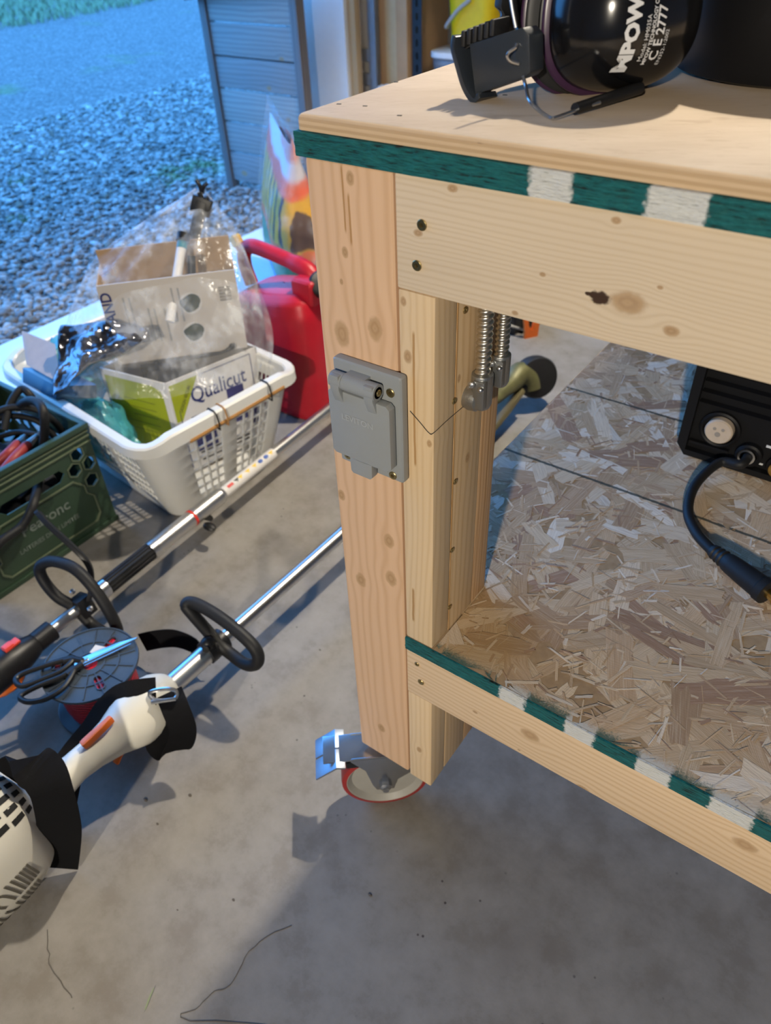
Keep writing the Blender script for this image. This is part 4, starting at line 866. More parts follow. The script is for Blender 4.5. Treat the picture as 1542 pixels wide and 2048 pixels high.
aS = [-.35, 1.75, 3.85]
fl = MB().plate(circ(RS), [circ(.013, 20)[::-1]] + [slotp(a, .042, .062, .0065)[::-1] for a in aS], (0, 0, .1075), (1, 0, 0), (0, 1, 0), (0, 0, .003)).build('flange', M_SPOOL, sp_, smooth=False)
for k in range(14):
    a = 2 * math.pi * k / 14 + .1; c, s = math.cos(a), math.sin(a)
    MB().obox((c * .054, s * .054, .1115), V((c * .027, s * .027, 0)), V((-s * .0009, c * .0009, 0)), (0, 0, .0012)).build('rib', M_SPOOL, fl)
for r in (RS - .0015, .052, .026): MB().lathe([(r - .0012, .1105), (r - .0012, .1128), (r + .0012, .1128), (r + .0012, .1105)], (0, 0, 0), (0, 0, 1), 48, cap0=False, cap1=False).build('rib', M_SPOOL, fl)
for a in aS:
    o_ = slotp(a, .042, .062, .0085); i_ = slotp(a, .042, .062, .0066); MB().plate(o_, [i_[::-1]], (0, 0, .1106), (1, 0, 0), (0, 1, 0), (0, 0, .002)).build('rib', M_SPOOL, fl, smooth=False)
MB().lathe([(.066, .0095), (.069, .03), (.070, .06), (.069, .09), (.066, .107)], (0, 0, 0), (0, 0, 1), 48).build('line_winding', M_LINE, sp_, 'red line winding')
MB().obox((-.012, .028, .1142), V((.011, .004, 0)), V((-.003, .009, 0)), (0, 0, .0003)).build('paper_sticker', M_PAPER, sp_)
sc = thing('scissors', 'open-handled scissors with black grips lying on the line spool', 'scissors', (0, 0, 0))
zc = .1175; M_BLADE = plain('brushed_blade', (0.55, 0.56, 0.58), .26, 1.0)
def sp2(a, b, h=0.0): return at(a, b, Z=zc + h)
piv = sp2(173, 1320); tip = sp2(276, 1276); bd = (tip - piv).normalized(); bn = V((-bd.y, bd.x, 0)); BLn = (tip - piv).length
MB().plate([(-.024, -.009), (-.02, .008), (.02, .0095), (BLn * .6, .0085), (BLn, .001), (BLn * .97, -.002), (.02, -.006)], [], piv, bd, bn, (0, 0, .0018)).build('blade', M_BLADE, sc, bevel=.0004)
MB().plate([(-.024, -.012), (-.02, .004), (.02, .002), (BLn * .55, .002), (BLn * .86, -.006), (BLn * .5, -.0095), (.02, -.0105)], [], piv - V((0, 0, .0021)), bd, bn, (0, 0, .0018)).build('blade', M_BLADE, sc, bevel=.0004)
MB().lathe([(.004, .0015), (.004, .003), (.002, .0038)], piv, (0, 0, 1), 14).build('pivot_screw', M_STEEL, sc)
def grip(pts, r, name='grip'):
    p = smooth_path(pts, 5, True); MB().tube(p, r, 10, closed=True).build(name, M_BLACK, sc)
grip([sp2(148, 1316, .002), sp2(120, 1322, .002), sp2(75, 1336, .002), sp2(40, 1350, .002), sp2(32, 1362, .002), sp2(45, 1372, .002), sp2(85, 1358, .002), sp2(125, 1340, .002)], .0052)
grip([sp2(150, 1335, .002), sp2(125, 1352, .002), sp2(80, 1370, .002), sp2(45, 1388, .002), sp2(42, 1398, .002), sp2(60, 1404, .002), sp2(95, 1396, .002), sp2(130, 1372, .002)], .0052)
for q in ([sp2(165, 1322, .002), sp2(148, 1318, .002), sp2(128, 1322, .002)], [sp2(165, 1328, .002), sp2(150, 1338, .002), sp2(135, 1350, .002)]): MB().tube(q, [.006, .006, .0055], 10).build('grip', M_BLACK, sc)

# ------------------------------------------------------------------ white laundry basket
RZB = -.10
bk = thing('laundry_basket', 'white plastic laundry basket full of boxes standing on the concrete', 'basket', (-1.062, .508, 0), RZB)
M_BSK = plain('white_basket_plastic', (0.72, 0.71, 0.67), 0.35, var=0.03)
LXb, LYb, HB = .315, .222, .262          # half sizes at the rim
def rrect(hx, hy, r):
    """points of a rounded rectangle, with hole columns marked, starting on the +x side"""
    return hx, hy, r
def peri(side_cells):
    pass
def bask_pt(s, z):
    """s: (side, t) with t in -1..1 along the straight part, or (corner, angle)"""
    f = z / HB; hx = LXb - .052 * (1 - f) ** 1.15; hy = LYb - .062 * (1 - f) ** 1.15; r = .055 - .012 * (1 - f)
    k, t = s
    if k == 'x+': return (hx, t * (hy - r), z)
    if k == 'x-': return (-hx, -t * (hy - r), z)
    if k == 'y+': return (-t * (hx - r), hy, z)
    if k == 'y-': return (t * (hx - r), -hy, z)
    cx, cy, a0 = {'a': (hx - r, hy - r, 0), 'b': (-hx + r, hy - r, 90), 'c': (-hx + r, -hy + r, 180), 'd': (hx - r, -hy + r, 270)}[k]
    a = math.radians(a0 + 90 * t); return (cx + r * math.cos(a), cy + r * math.sin(a), z)
def cells(groups):
    """groups: list of (t0, t1, columns); returns knots and hole flags"""
    ks = [-1.0]; hole = []
    for (t0, t1, n) in groups:
        if t0 > ks[-1]: ks.append(t0); hole.append(False)
        w = (t1 - t0) / n
        for i in range(n):
            ks.append(t0 + w * i + w * .76); hole.append(True); ks.append(t0 + w * (i + 1)); hole.append(False)
    if ks[-1] < 1: ks.append(1.0); hole.append(False)
    return ks, hole
short = cells([(-.72, -.08, 4), (.18, .86, 4)]); long_ = cells([(-.93, -.50, 7), (-.40, .40, 13), (.50, .93, 7)])
S_ = []; HC = []
for side, (ks, hl), cor in (('x+', short, 'a'), ('y+', long_, 'b'), ('x-', short, 'c'), ('y-', long_, 'd')):
    for i in range(len(hl)): S_.append((side, ks[i])); HC.append(1 if hl[i] and side[0] == 'x' else 2 if hl[i] else 0)
    for j in range(6): S_.append((cor, j / 6)); HC.append(0)
rows = [.004]; rh = []
for z0, z1 in ((.045, .066), (.072, .096), (.102, .128), (.134, .160), (.166, .192), (.198, .222)): rows += [z0, z1]; rh += [0, 1]
rows += [HB]; rh += [0]
m = MB(); ns = len(S_)
m.v = [bask_pt(s, z) for z in rows for s in S_]
for j in range(len(rows) - 1):
    for i in range(ns):
        if HC[i] and rh[j]: continue
        if False: continue
        m.f.append((j * ns + i, j * ns + (i + 1) % ns, (j + 1) * ns + (i + 1) % ns, (j + 1) * ns + i))
m.f.append(tuple(range(ns))[::-1])
me = m.mesh('basket_wall', angle=50); o = link('basket_wall', me, M_BSK, bk); sm = o.modifiers.new('thick', 'SOLIDIFY'); sm.thickness = .0026; sm.offset = -1
# rolled rim, raised over the two hand holds
rim = MB(); rp = []
for s in [(k, t) for k, t in S_]:
    p = V(bask_pt(s, HB)); k = s[0]
    w = 1.0 if k[0] == 'x' else 0.0
    rp.append((p, w, k))
def rim_prof(raise_):
    return [(-.004, HB - .010), (-.004, HB + .006 + raise_), (.000, HB + .010 + raise_), (.018, HB + .010 + raise_), (.0225, HB + .006 + raise_), (.024, HB - .016 + raise_ * .4), (.0205, HB - .017 + raise_ * .4), (.0185, HB + .003 + raise_), (0.002, HB + .003 + raise_), (.000, HB - .010)]
vs = []; np_ = 10
for i, (p, w, k) in enumerate(rp):
    q = rp[(i + 1) % ns][0]; o_ = rp[i - 1][0]; tg_ = (q - o_).normalized(); nn = V((tg_.y, -tg_.x, 0))
    r_ = .014 if w else 0.0
    if k in 'abcd':
        t_ = S_[i][1]; r_ = .014 * ((1 - t_ * 2.2) if k in 'ac' else (t_ * 2.2 - 1.2)); r_ = max(0, min(.014, r_))
    for (a, z) in rim_prof(r_): vs.append(p + nn * a + V((0, 0, z - p.z)))
fs = []
for i in range(ns):
    for k in range(np_): fs.append((i * np_ + k, i * np_ + (k + 1) % np_, ((i + 1) % ns) * np_ + (k + 1) % np_, ((i + 1) % ns) * np_ + k))
rim.add(vs, fs); rim.build('rim', M_BSK, bk, angle=40)
M_WOODSTK = plain('brown_stick', (0.40, 0.20, 0.06), .6)
MB().tube([(LXb + .020, -LYb + .10, HB - .012), (LXb + .020, LYb - .06, HB - .006)], .0065, 8).build('hanger_stick', M_WOODSTK, bk, 'brown stick tied under the rim')
for ty, mt_ in ((-.045, M_BLACK), (-.020, M_WOODSTK), (.115, M_BLACK)):
    MB().tube([(LXb + x, ty + d, HB + z) for x, z, d in ((-.006, -.012, 0), (-.0065, .018, 0), (-.002, .0255, .001), (.018, .0255, .001), (.0255, .020, .001), (.029, -.006, .002), (.026, -.022, .003), (.012, -.020, .003), (-.004, -.014, .003))], .0022, 6).build('tie', mt_, bk)

# ------------------------------------------------------------------ open green and white box in the basket
def card_box(name, label, corner, ux, uy, lx, ly, z0, z1, mats, th=.003, flaps=None, lean=(0, 0)):
    """open carton: corner = near vertical edge, ux / uy = directions of the two visible sides"""
    c = V((corner[0], corner[1], 0)); ux = V((ux[0], ux[1], 0)).normalized(); uy = V((uy[0], uy[1], 0)).normalized(); up = V((0, 0, 1))
    t = thing(name, label, 'box', (c.x + (ux.x * lx + uy.x * ly) / 2, c.y + (ux.y * lx + uy.y * ly) / 2, z0)); b = V(t.location); hh = z1 - z0
    o = c - V((b.x, b.y, 0))
    sidesd = [(o, ux, lx, mats[0]), (o, uy, ly, mats[1]), (o + uy * (ly - th), ux, lx, mats[2]), (o + ux * (lx - th), uy, ly, mats[2])]
    parts = []
    for i, (p, d, ln, mt_) in enumerate(sidesd):
        inn = uy if i in (0, 2) else ux
        parts.append(MB().obox(p + d * ln / 2 + inn * th / 2 + up * hh / 2, d * (ln / 2 - (0 if i in (0, 2) else th * 1.02)), inn * th / 2, up * hh / 2).build('side_panel', mt_, t))
    MB().obox(o + ux * lx / 2 + uy * ly / 2 + up * th / 2, ux * (lx / 2 - th), uy * (ly / 2 - th), up * th / 2).build('bottom_panel', M_CARD, t)
    return t, o, ux, uy, parts
M_LIME = plain('lime_print', (0.36, 0.40, 0.012), .45, var=.12, scale=14)
M_GREYIN = plain('box_inside_grey', (0.24, 0.225, 0.21), .8)
qc = (-.925, .455)
qb, qo, qx, qy, qp = card_box('carton', 'open white and lime green printed carton standing in the basket', qc, (-.985, -.17), (.22, .975), .205, .262, .016, .287, [M_PAPER, M_PAPER, M_GREYIN])
def face(o, d, n):       # (a along, b up) -> point on a panel, slightly proud
    return lambda a, b: o + d * a + V((0, 0, b)) - n * .0007
fL, fR = face(qo, qx, qy), face(qo, qy, qx)
def decal(name, pts, fn, mat, par): return MB().add([fn(a, b) for a, b in pts], [tuple(range(len(pts)))]).build(name, mat, par, smooth=False)
Hq = .271
decal('lime_field', [(.016, .01), (.016, Hq - .045), (.022, Hq - .026), (.045, Hq - .016), (.196, Hq - .016), (.196, .01)], fL, M_LIME, qp[0])
for i in range(5): decal('print_line', [(.05, .20 - i * .022), (.15 - .01 * (i % 3), .20 - i * .022), (.15 - .01 * (i % 3), .2025 - i * .022), (.05, .2025 - i * .022)], lambda a, b: fL(a, b) - qy * .0003, plain('olive_ink', (.18, .20, .02), .5) if i == 0 else bpy.data.materials['olive_ink'], qp[0])
decal('print_arrow', [(.055, .085), (.075, .10), (.070, .085), (.085, .075), (.068, .078), (.060, .065)], lambda a, b: fL(a, b) - qy * .0003, M_BLUEINK, qp[0])
decal('lime_corner', [(.006, Hq - .01), (.085, Hq - .01), (.022, Hq - .115), (.006, Hq - .115)], fR, M_LIME, qp[1])
decal('frame_line', [(.018, .01), (.020, .01), (.020, Hq - .09), (.018, Hq - .09)], fR, M_BLUEINK, qp[1])
decal('frame_line', [(.09, Hq - .010), (.24, Hq - .010), (.24, Hq - .012), (.09, Hq - .012)], fR, M_BLUEINK, qp[1])
decal('frame_line', [(.238, Hq - .10), (.240, Hq - .10), (.240, Hq - .012), (.238, Hq - .012)], fR, M_BLUEINK, qp[1])
lettering('brand_lettering', 'Qualicut', .060, plane_fn(fR(.137, Hq - .062), qy, (0, 0, 1)), M_BLUEINK, qp[1], sx=.78, bold=.0006)
lettering('slogan', 'DESIGN SÉCURI', .013, plane_fn(fR(.040, Hq - .060) - qx * .0004, (qy * .52 + V((0, 0, .85))), (qy * -.85 + V((0, 0, .52)))), M_INK, qp[1], sx=.8)
M_PHOTO = plain('printed_picture', (0.05, 0.05, 0.16), .4, var=.6, scale=30)
for (a0, a1, b0, b1) in ((.045, .105, .05, .155), (.155, .205, .085, .19), (.215, .24, .06, .15)):
    decal('printed_picture', [(a0, b0), (a1, b0), (a1, b1), (a0, b1)], fR, M_PHOTO, qp[1])
for i in range(3): decal('print_line', [(.05, .042 - i * .011), (.20, .042 - i * .011), (.20, .046 - i * .011), (.05, .046 - i * .011)], fR, M_INK, qp[1])

# ------------------------------------------------------------------ white and brown stand box leaning in the basket
sb = thing('carton', 'open white stand carton with barcode and round pictures inside the clear plastic bag', 'box', (-1.03, .665, .295))
sL, sR = V((-1.080, .446, .297)), V((-.869, .684, .297)); su = (sR - sL).normalized(); sn = V((-su.y, su.x, 0)); so = sL - V(sb.location); SW = (sR - sL).length; SH = .203; SD = .135; upv = V((0, 0, 1))
def spn(p, d, ln, inn, mt_, h=SH, th=.003): return MB().obox(p + d * ln / 2 + inn * th / 2 + upv * h / 2, d * ln / 2, inn * th / 2, upv * h / 2).build('side_panel', mt_, sb)
M_STANDP = plain('warm_white_card', (0.62, 0.56, 0.50), .55, var=.05, scale=12)
f0 = spn(so, su, SW, sn, M_STANDP); spn(so + sn * (SD - .003), su, SW, sn, M_CARD, SH + .035); spn(so + sn * .0035, sn, SD - .007, su, M_CARD); spn(so + su * (SW - .003) + sn * .0035, sn, SD - .007, su, M_CARD)
MB().obox(so + su * SW / 2 + sn * SD / 2 + upv * .0015, su * (SW / 2 - .004), sn * (SD / 2 - .004), upv * .0015).build('bottom_panel', M_CARD, sb)
sf = lambda a, b: so + su * a + upv * b - sn * .0007
SP = lambda px_, py_: ((at(px_, py_, Y=0) - CAM), 0)
def s_ab(px_, py_):      # picture position -> position on the stand box front
    d = (at(px_, py_, Z=0) - CAM); n = -sn; t_ = (sL - CAM).dot(n) / d.dot(n); p = CAM + d * t_ - sL; return p.dot(su), p.z
lettering('brand_lettering', 'STAND', .034, plane_fn(sf(*s_ab(222, 630)) , upv, -su), M_BLUEINK, f0, sx=1.0, bold=.0008)
for i, (a, b) in enumerate(((250, 620), (262, 620), (300, 640), (312, 640), (332, 640), (345, 600), (358, 600))):
    A, B = s_ab(a, b); decal('print_line', [(A, B - .055), (A + .004, B - .055), (A + .004, B + .03), (A, B + .03)], sf, plain('grey_ink', (.33, .31, .29), .6) if i == 0 else bpy.data.materials['grey_ink'], f0)
A, B = s_ab(450, 586)
for i in range(9): decal('barcode_bar', [(A - .014, B - .018 + i * .004), (A + .014, B - .018 + i * .004), (A + .014, B - .0158 + i * .004 - .0006 * (i % 2)), (A - .014, B - .0158 + i * .004 - .0006 * (i % 2))], sf, M_INK, f0)
M_PIC = plain('green_dark_picture', (0.035, 0.05, 0.03), .45, var=.8, scale=60)
for (a, b) in ((381, 606), (389, 664)):
    A, B = s_ab(a, b); decal('round_picture', [(A + .027 * math.cos(k * .3142), B + .027 * math.sin(k * .3142)) for k in range(20)], sf, M_PAPER, f0)
    decal('round_picture', [(A + (.0235 + .003 * math.sin(k * .9)) * math.cos(k * .3142), B + (.022 + .004 * math.sin(k * .63)) * math.sin(k * .3142)) for k in range(20)], lambda p, q: sf(p, q) - sn * .0004, M_PIC, f0)
# contents sticking out of the stand box
st_ = thing('phone_mount', 'black telescopic mount sticking up out of the stand carton', 'mount', (-1.03, .70, .31)); b0 = V(st_.location)
dpl = lambda a, b, z: at(a, b, Z=z) - b0
pA, pB = dpl(383, 500, .505), dpl(405, 402, .615)
axm = (pB - pA).normalized(); sdm = axm.cross(V((.5, -.8, .2))).normalized()
MB().obox((pA + pB) / 2, axm * ((pB - pA).length / 2), sdm * .013, axm.cross(sdm) * .010).obox(pB - axm * .012, axm * .020, sdm * .024, axm.cross(sdm) * .009).build('clamp_body', M_BLACK, st_, bevel=.003)
MB().tube([pA, pA - axm * .14], .009, 12).build('rod', M_BLACK, st_)
MB().tube([pB, pB + axm * .016 - sdm * .012], .006, 8).build('fork', M_BLACK, st_)
MB().tube([pB, pB + axm * .012 + sdm * .012], .006, 8).build('fork', M_BLACK, st_)
tb = thing('tube', 'white and black tube with black cap standing in the stand carton', 'tube', (-1.01, .64, .31)); b0 = V(tb.location)
pA, pB = dpl(352, 565, .47), dpl(366, 478, .548)
MB().tube([pA - (pB - pA) * .9, pA + (pB - pA) * .78], .0115, 16).build('barrel', M_PAPER, tb)
MB().tube([pA + V((.020, .018, -.06)), pA + (pB - pA) * .6 + V((.020, .018, 0))], .010, 12).build('side_rod', M_BLACK, tb)
MB().tube([pA + (pB - pA) * .78, pB - (pB - pA) * .04], .0125, 16).build('teal_band', plain('teal_plastic', (.02, .2, .25), .4), tb)
MB().tube([pB - (pB - pA) * .06, pB + (pB - pA) * .12], .0165, 18).build('cap', M_BLACK, tb)

# ------------------------------------------------------------------ clear plastic bag draped over the stand box
g = G('clear_polythene'); x, y, z = g.xyz(); fo = g.noise(g.vec(x * 18, y * 18, z * 7), 1.0, 3, .6); fo2 = g.noise(g.obj, 55, 2)
g.bump(fo + fo2 * .25, .8, .008)
M_POLY = g.done((0.80, 0.83, 0.88), 0.16, 0, 0.6, Alpha=g.ss(fo, .42, .75) * .36 + .08)
bag = thing('plastic_bag', 'clear crinkled plastic bag draped over the stand carton in the basket', 'bag', (-1.02, .60, .29)); b0 = V(bag.location)
apx = at(402, 376, Z=.635) - b0
rings = []
def bring(z, pix):      # a ring of the bag at one height: pixels on the silhouette, front and back given as offsets
    return [at(a, b, Z=z) - b0 for a, b in pix]
dr = V((RT.x, RT.y, 0)).normalized(); dd = V((-dr.y, dr.x, 0))
lv = [(.285, (112, 760), (530, 735), .13), (.33, (118, 715), (532, 690), .14), (.40, (140, 640), (520, 615), .13), (.46, (160, 575), (505, 560), .12), (.515, (182, 520), (480, 490), .105), (.56, (270, 455), (455, 450), .07), (.60, (345, 405), (430, 410), .035), (.628, (392, 378), (412, 385), .009)]
NB = 56; vs = []
for j, (z, l, r, dep) in enumerate(lv):
    pl_, pr_ = at(*l, Z=z) - b0, at(*r, Z=z) - b0; c = (pl_ + pr_) / 2; hx = (pr_ - pl_) / 2; hy = dd * dep
    if j < 5: c = c + dd * .02
    for k in range(NB):
        a = 2 * math.pi * k / NB; cs, sn_ = math.cos(a), math.sin(a); q = (abs(cs) ** 2.6 + abs(sn_) ** 2.6) ** (-1 / 2.6)
        wv = 1 + .035 * math.sin(7 * a + j * .8) + .05 * mnoise.noise(V((cs * 3, sn_ * 3, z * 14))) + .03 * math.sin(17 * a - j)
        p = c + hx * cs * q * wv + hy * sn_ * q * wv; vs.append(p + V((0, 0, .008 * mnoise.noise(V((cs * 4, sn_ * 4, 3 + j))))))
fs = [(j * NB + k, j * NB + (k + 1) % NB, (j + 1) * NB + (k + 1) % NB, (j + 1) * NB + k) for j in range(len(lv) - 1) for k in range(NB)]
me = MB().add(vs, fs).mesh('bag_film', angle=80); o = link('bag_film', me, M_POLY, bag); ss_ = o.modifiers.new('sub', 'SUBSURF'); ss_.levels = 2; ss_.render_levels = 2
MB().tube(smooth_path([apx - V((0, 0, .012)), apx + V((-.004, 0, .006)), apx + V((-.012, 0, .016))], 3), .005, 8).tube(smooth_path([apx - V((0, 0, .012)), apx + V((.006, .004, .004)), apx + V((.014, .01, .010))], 3), .005, 8).build('bag_knot', M_BLACK, bag)

# ------------------------------------------------------------------ other things in the basket
def crumple(name, label, cat, c, r, sc, mat, seed, amp=.25, freq=3.0, flat=0):
    m = MB(); 
    def fn(u, v):
        a = 2 * math.pi * u; ph = math.pi * max(.004, min(.996, v)); d = V((math.sin(ph) * math.cos(a), math.sin(ph) * math.sin(a), -math.cos(ph)))
        k = 1 + amp * mnoise.noise(d * freq + V((seed, 0, 0))) + amp * .5 * abs(mnoise.noise(d * freq * 2.3 + V((0, seed, 0))))
        return (d.x * r * sc[0] * k, d.y * r * sc[1] * k, d.z * r * sc[2] * k)
    m.grid(fn, 40, 24, True); o = m.build(name, mat, angle=25); o.location = c; return tag(o, label, cat)
g = G('teal_film'); g.xyz(); nz_ = g.noise(g.obj, 14, 3); g.bump(nz_, .7, .01); M_TEALF = g.done(g.mix(nz_, (.05, .42, .50), (.16, .62, .68)), .25, 0, .6, Alpha=.72)
crumple('carrier_bag', 'pale turquoise plastic bag bunched in the back corner of the basket', 'bag', (-1.24, .40, .235), .105, (.85, .8, .8), M_TEALF, 3.0, .35, 2.5)
crumple('carrier_bag', 'thin teal see-through plastic bag crushed between carton and basket side', 'bag', (-1.075, .355, .15), .085, (1.0, .62, 1.0), M_TEALF, 8.0, .3, 2.2)
bb = thing('small_box', 'flat blue box with raised grey flap leaning on the basket rim', 'box', (-1.185, .325, .225)); b0 = V(bb.location)
M_BLUEB = plain('blue_card', (0.045, 0.12, 0.21), .35); M_FLAP = plain('grey_card_flap', (0.40, 0.33, 0.29), .6)
qd = [dpl(45, 735, .305), dpl(112, 772, .305), dpl(112, 800, .275), dpl(45, 765, .275)]
bx = MB(); dep = V((.03, .085, -.03)); bx.add(qd + [p + dep for p in qd], [(0, 1, 2, 3), (7, 6, 5, 4), (0, 4, 5, 1), (1, 5, 6, 2), (2, 6, 7, 3), (3, 7, 4, 0)]); bx.build('box_body', M_BLUEB, bb, bevel=.002)
fl_ = [qd[0] + V((0, .012, .002)), qd[1] + V((0, .012, .002)), dpl(108, 690, .345), dpl(43, 663, .350)]
MB().add(fl_ + [p + V((0, .003, .001)) for p in fl_], [(0, 1, 2, 3), (7, 6, 5, 4), (0, 4, 5, 1), (1, 5, 6, 2), (2, 6, 7, 3), (3, 7, 4, 0)]).build('flap', M_FLAP, bb)
# crushed anti-static pouch
g = G('silver_black_film'); g.xyz(); n_f = g.noise(g.obj, 16, 3, .5); g.bump(n_f, .6, .010); M_FILM = g.done(g.mix(g.ss(n_f, .4, .6), (.05, .05, .06), (.30, .30, .33)), .14, .75)
ps = [[(125, 655, .40), (200, 640, .42), (298, 658, .405)], [(118, 690, .375), (195, 690, .395), (300, 680, .39)], [(112, 740, .335), (170, 715, .375), (250, 712, .36)], [(108, 795, .300), (140, 770, .33), (168, 735, .345)]]
grid_ = [[at(a, b, Z=z) for a, b, z in row] for row in ps]
pc = V((-1.12, .40, .33)); m = MB()
def film(u, v):
    i, j = min(u * 2, 1.999), min(v * 3, 2.999); a, b = int(i), int(j); fu, fv = i - a, j - b
    p = (grid_[b][a] * (1 - fu) + grid_[b][a + 1] * fu) * (1 - fv) + (grid_[b + 1][a] * (1 - fu) + grid_[b + 1][a + 1] * fu) * fv
    n = mnoise.noise(p * 20) * .022 + abs(mnoise.noise(p * 42)) * .012; return p + V((.4, -.5, .75)) * n - pc
m.grid(film, 36, 36); o = m.build('foil_pouch', M_FILM, angle=20); o.location = pc; sd_ = o.modifiers.new('t', 'SOLIDIFY'); sd_.thickness = .0012
tag(o, 'crushed silver and black foil pouch hanging over the basket side', 'pouch')
# dark parts inside the lime carton
for i, (a, b, z) in enumerate(((300, 735, .285), (420, 712, .293))):
    t_ = thing('tool_part', ['black bracket lying in the lime green carton near its corner', 'long black lever lying across the lime green carton'][i], 'bracket', (0, 0, 0)); p = at(a, b, Z=z); t_.location = p
    if i == 0: MB().obox((0, 0, 0), su * .022, sn * .008, upv * .008).obox(su * -.014 + sn * -.012 - upv * .004, su * .006, sn * .020, upv * .006).build('arm', M_BLACK, t_, bevel=.002)
    else: MB().tube(smooth_path([su * -.075, su * -.03 + upv * .002, su * .03 + upv * .006, su * .06 + upv * .018], 4), [.004] * 10 + [.006] * 3, 8).build('arm', M_BLACK, t_)
    MB().ball(su * (.018 if i == 0 else .058) + upv * (.01 if i == 0 else .018), .008, 10, 6).build('joint', M_BLACK, t_)

# ------------------------------------------------------------------ green milk crate with cables and tools
ck = thing('milk_crate', 'dark green dairy crate with hexagon holes holding cables and tools', 'crate', (-.955, -.093, 0), 0)
M_GRN = plain('dark_green_crate', (0.024, 0.050, 0.028), .45, var=.25, scale=18); M_GRNL = plain('worn_green_edge', (0.10, 0.125, 0.075), .5, var=.3, scale=20)
CW, CH = .335, .282
def hexa(cx, cy, r=.0165): return [(cx + r * math.cos(math.radians(60 * k + 90)), cy + r * 1.05 * math.sin(math.radians(60 * k + 90))) for k in range(6)][::-1]
holes = [hexa(.293, .222), hexa(.314, .186), hexa(.275, .188), hexa(.306, .142), hexa(.043, .222), hexa(.022, .186), hexa(.061, .188), hexa(.030, .142), hexa(.030, .088)]
holes += [[(.100, .178), (.085, .194), (.095, .208), (.240, .208), (.250, .194), (.235, .178)]]
body = MB().plate([(0, 0), (CW, 0), (CW, CH), (0, CH)], holes, (-.004, 0, 0), (0, 1, 0), (0, 0, 1), (.004, 0, 0)).build('wall_panel', M_GRN, ck, smooth=False)
for (o_, u_, w_) in (((-CW, 0, 0), (0, 1, 0), (-.004, 0, 0)),): MB().plate([(0, 0), (CW, 0), (CW, CH), (0, CH)], holes, o_, u_, (0, 0, 1), w_).build('wall_panel', M_GRN, ck, smooth=False)
for y0 in (0, CW - .004): MB().plate([(0, 0), (CW - .005, 0), (CW - .005, CH), (0, CH)], holes[:3] + holes[4:7] + holes[9:], (-CW, y0, 0), (1, 0, 0), (0, 0, 1), (0, .004, 0)).build('wall_panel', M_GRN, ck, smooth=False)
MB().box(-CW, -.004, .004, CW - .004, .002, .008).build('floor_panel', M_GRN, ck)
rm = MB(); rm.plate([(-.006, -CW - .006), (.006 + CW, -CW - .006), (.006 + CW, .006), (-.006, .006)], [[(.008, -CW + .008), (.008, -.008), (CW - .008, -.008), (CW - .008, -CW + .008)]], (0, 0, CH - .012), (0, 1, 0), (1, 0, 0), (0, 0, .014)); rm.build('rim', M_GRN, ck, bevel=.003)
for z0 in (.236, .250, .262): MB().box(0.0, .0035, -.001, CW + .001, z0, z0 + .004).build('rib', M_GRNL, ck, bevel=.001)
MB().box(0, .005, -.003, CW + .003, 0, .014).build('rib', M_GRN, ck, bevel=.002)
pan = [(.05, .030), (.285, .030), (.300, .048), (.300, .100), (.285, .118), (.285, .140), (.262, .165), (.073, .165), (.050, .140), (.050, .118), (.035, .100), (.035, .048)]
inn = [(p[0] + (.1675 - p[0]) * .028, p[1] + (.0975 - p[1]) * .05) for p in pan][::-1]
MB().plate(pan, [inn], (0, 0, 0), (0, 1, 0), (0, 0, 1), (.003, 0, 0)).build('rib', M_GRNL, ck, smooth=False)
for h in holes[:9]:
    c = (sum(p[0] for p in h) / 6, sum(p[1] for p in h) / 6); MB().plate([(c[0] + (p[0] - c[0]) * 1.17, c[1] + (p[1] - c[1]) * 1.17) for p in h[::-1]], [[(c[0] + (p[0] - c[0]) * 1.01, c[1] + (p[1] - c[1]) * 1.01) for p in h]], (0, 0, 0), (0, 1, 0), (0, 0, 1), (.0022, 0, 0)).build('hole_rim', M_GRNL, ck, smooth=False)
M_CRT = plain('worn_crate_print', (0.15, 0.18, 0.155), .6)
lettering('crate_lettering', 'Pearonc', .038, plane_fn((.0008, .172, .118), (0, 1, 0), (0, 0, 1)), M_CRT, ck, bold=.0006)
lettering('crate_lettering', 'LAITERIES DION LIMITÉE', .0165, plane_fn((.0008, .1675, .074), (0, 1, 0), (0, 0, 1)), M_CRT, ck, sx=.88, bold=.0002)
# cables: each loop is a length of its own
def cable(label, pix, r, name='cable'):
    p = [at(a, b, Z=z) if x_ is None else at(a, b, X=x_) for a, b, z, x_ in pix]; o0 = p[0].copy(); q = smooth_path([k - o0 for k in p], 7)
    o = MB().tube(q, r, 12).build(name, M_RUBBER); o.location = o0; return tag(o, label, 'cable', 'black cables in the crate')
cable('thick black cable arching over the front of the green crate and hanging down', [(-60, 1150, None, -.930), (0, 1085, None, -.930), (45, 1050, None, -.932), (68, 1005, None, -.933), (80, 940, .185, None), (88, 880, .27, None), (88, 830, .335, None), (76, 806, .35, None), (55, 802, .345, None), (35, 815, .32, None)], .0098)
cable('black cable forming the tall rear loop above the crate', [(8, 860, .29, None), (18, 815, .325, None), (32, 788, .345, None), (45, 778, .35, None), (60, 790, .34, None), (74, 812, .31, None)], .0085)
cable('black cable curving along the crate top under the tall loop', [(-30, 838, .315, None), (10, 818, .325, None), (45, 814, .325, None), (80, 822, .315, None), (110, 845, .28, None), (128, 868, .235, None)], .008)
cable('lower black cable running level across the crate', [(-30, 850, .30, None), (10, 832, .305, None), (50, 834, .30, None), (82, 846, .285, None), (115, 880, .24, None)], .0078)
cable('thin black cable lying deepest in the crate', [(-20, 880, .25, None), (30, 865, .25, None), (65, 868, .25, None), (90, 880, .235, None), (105, 905, .2, None)], .0065)
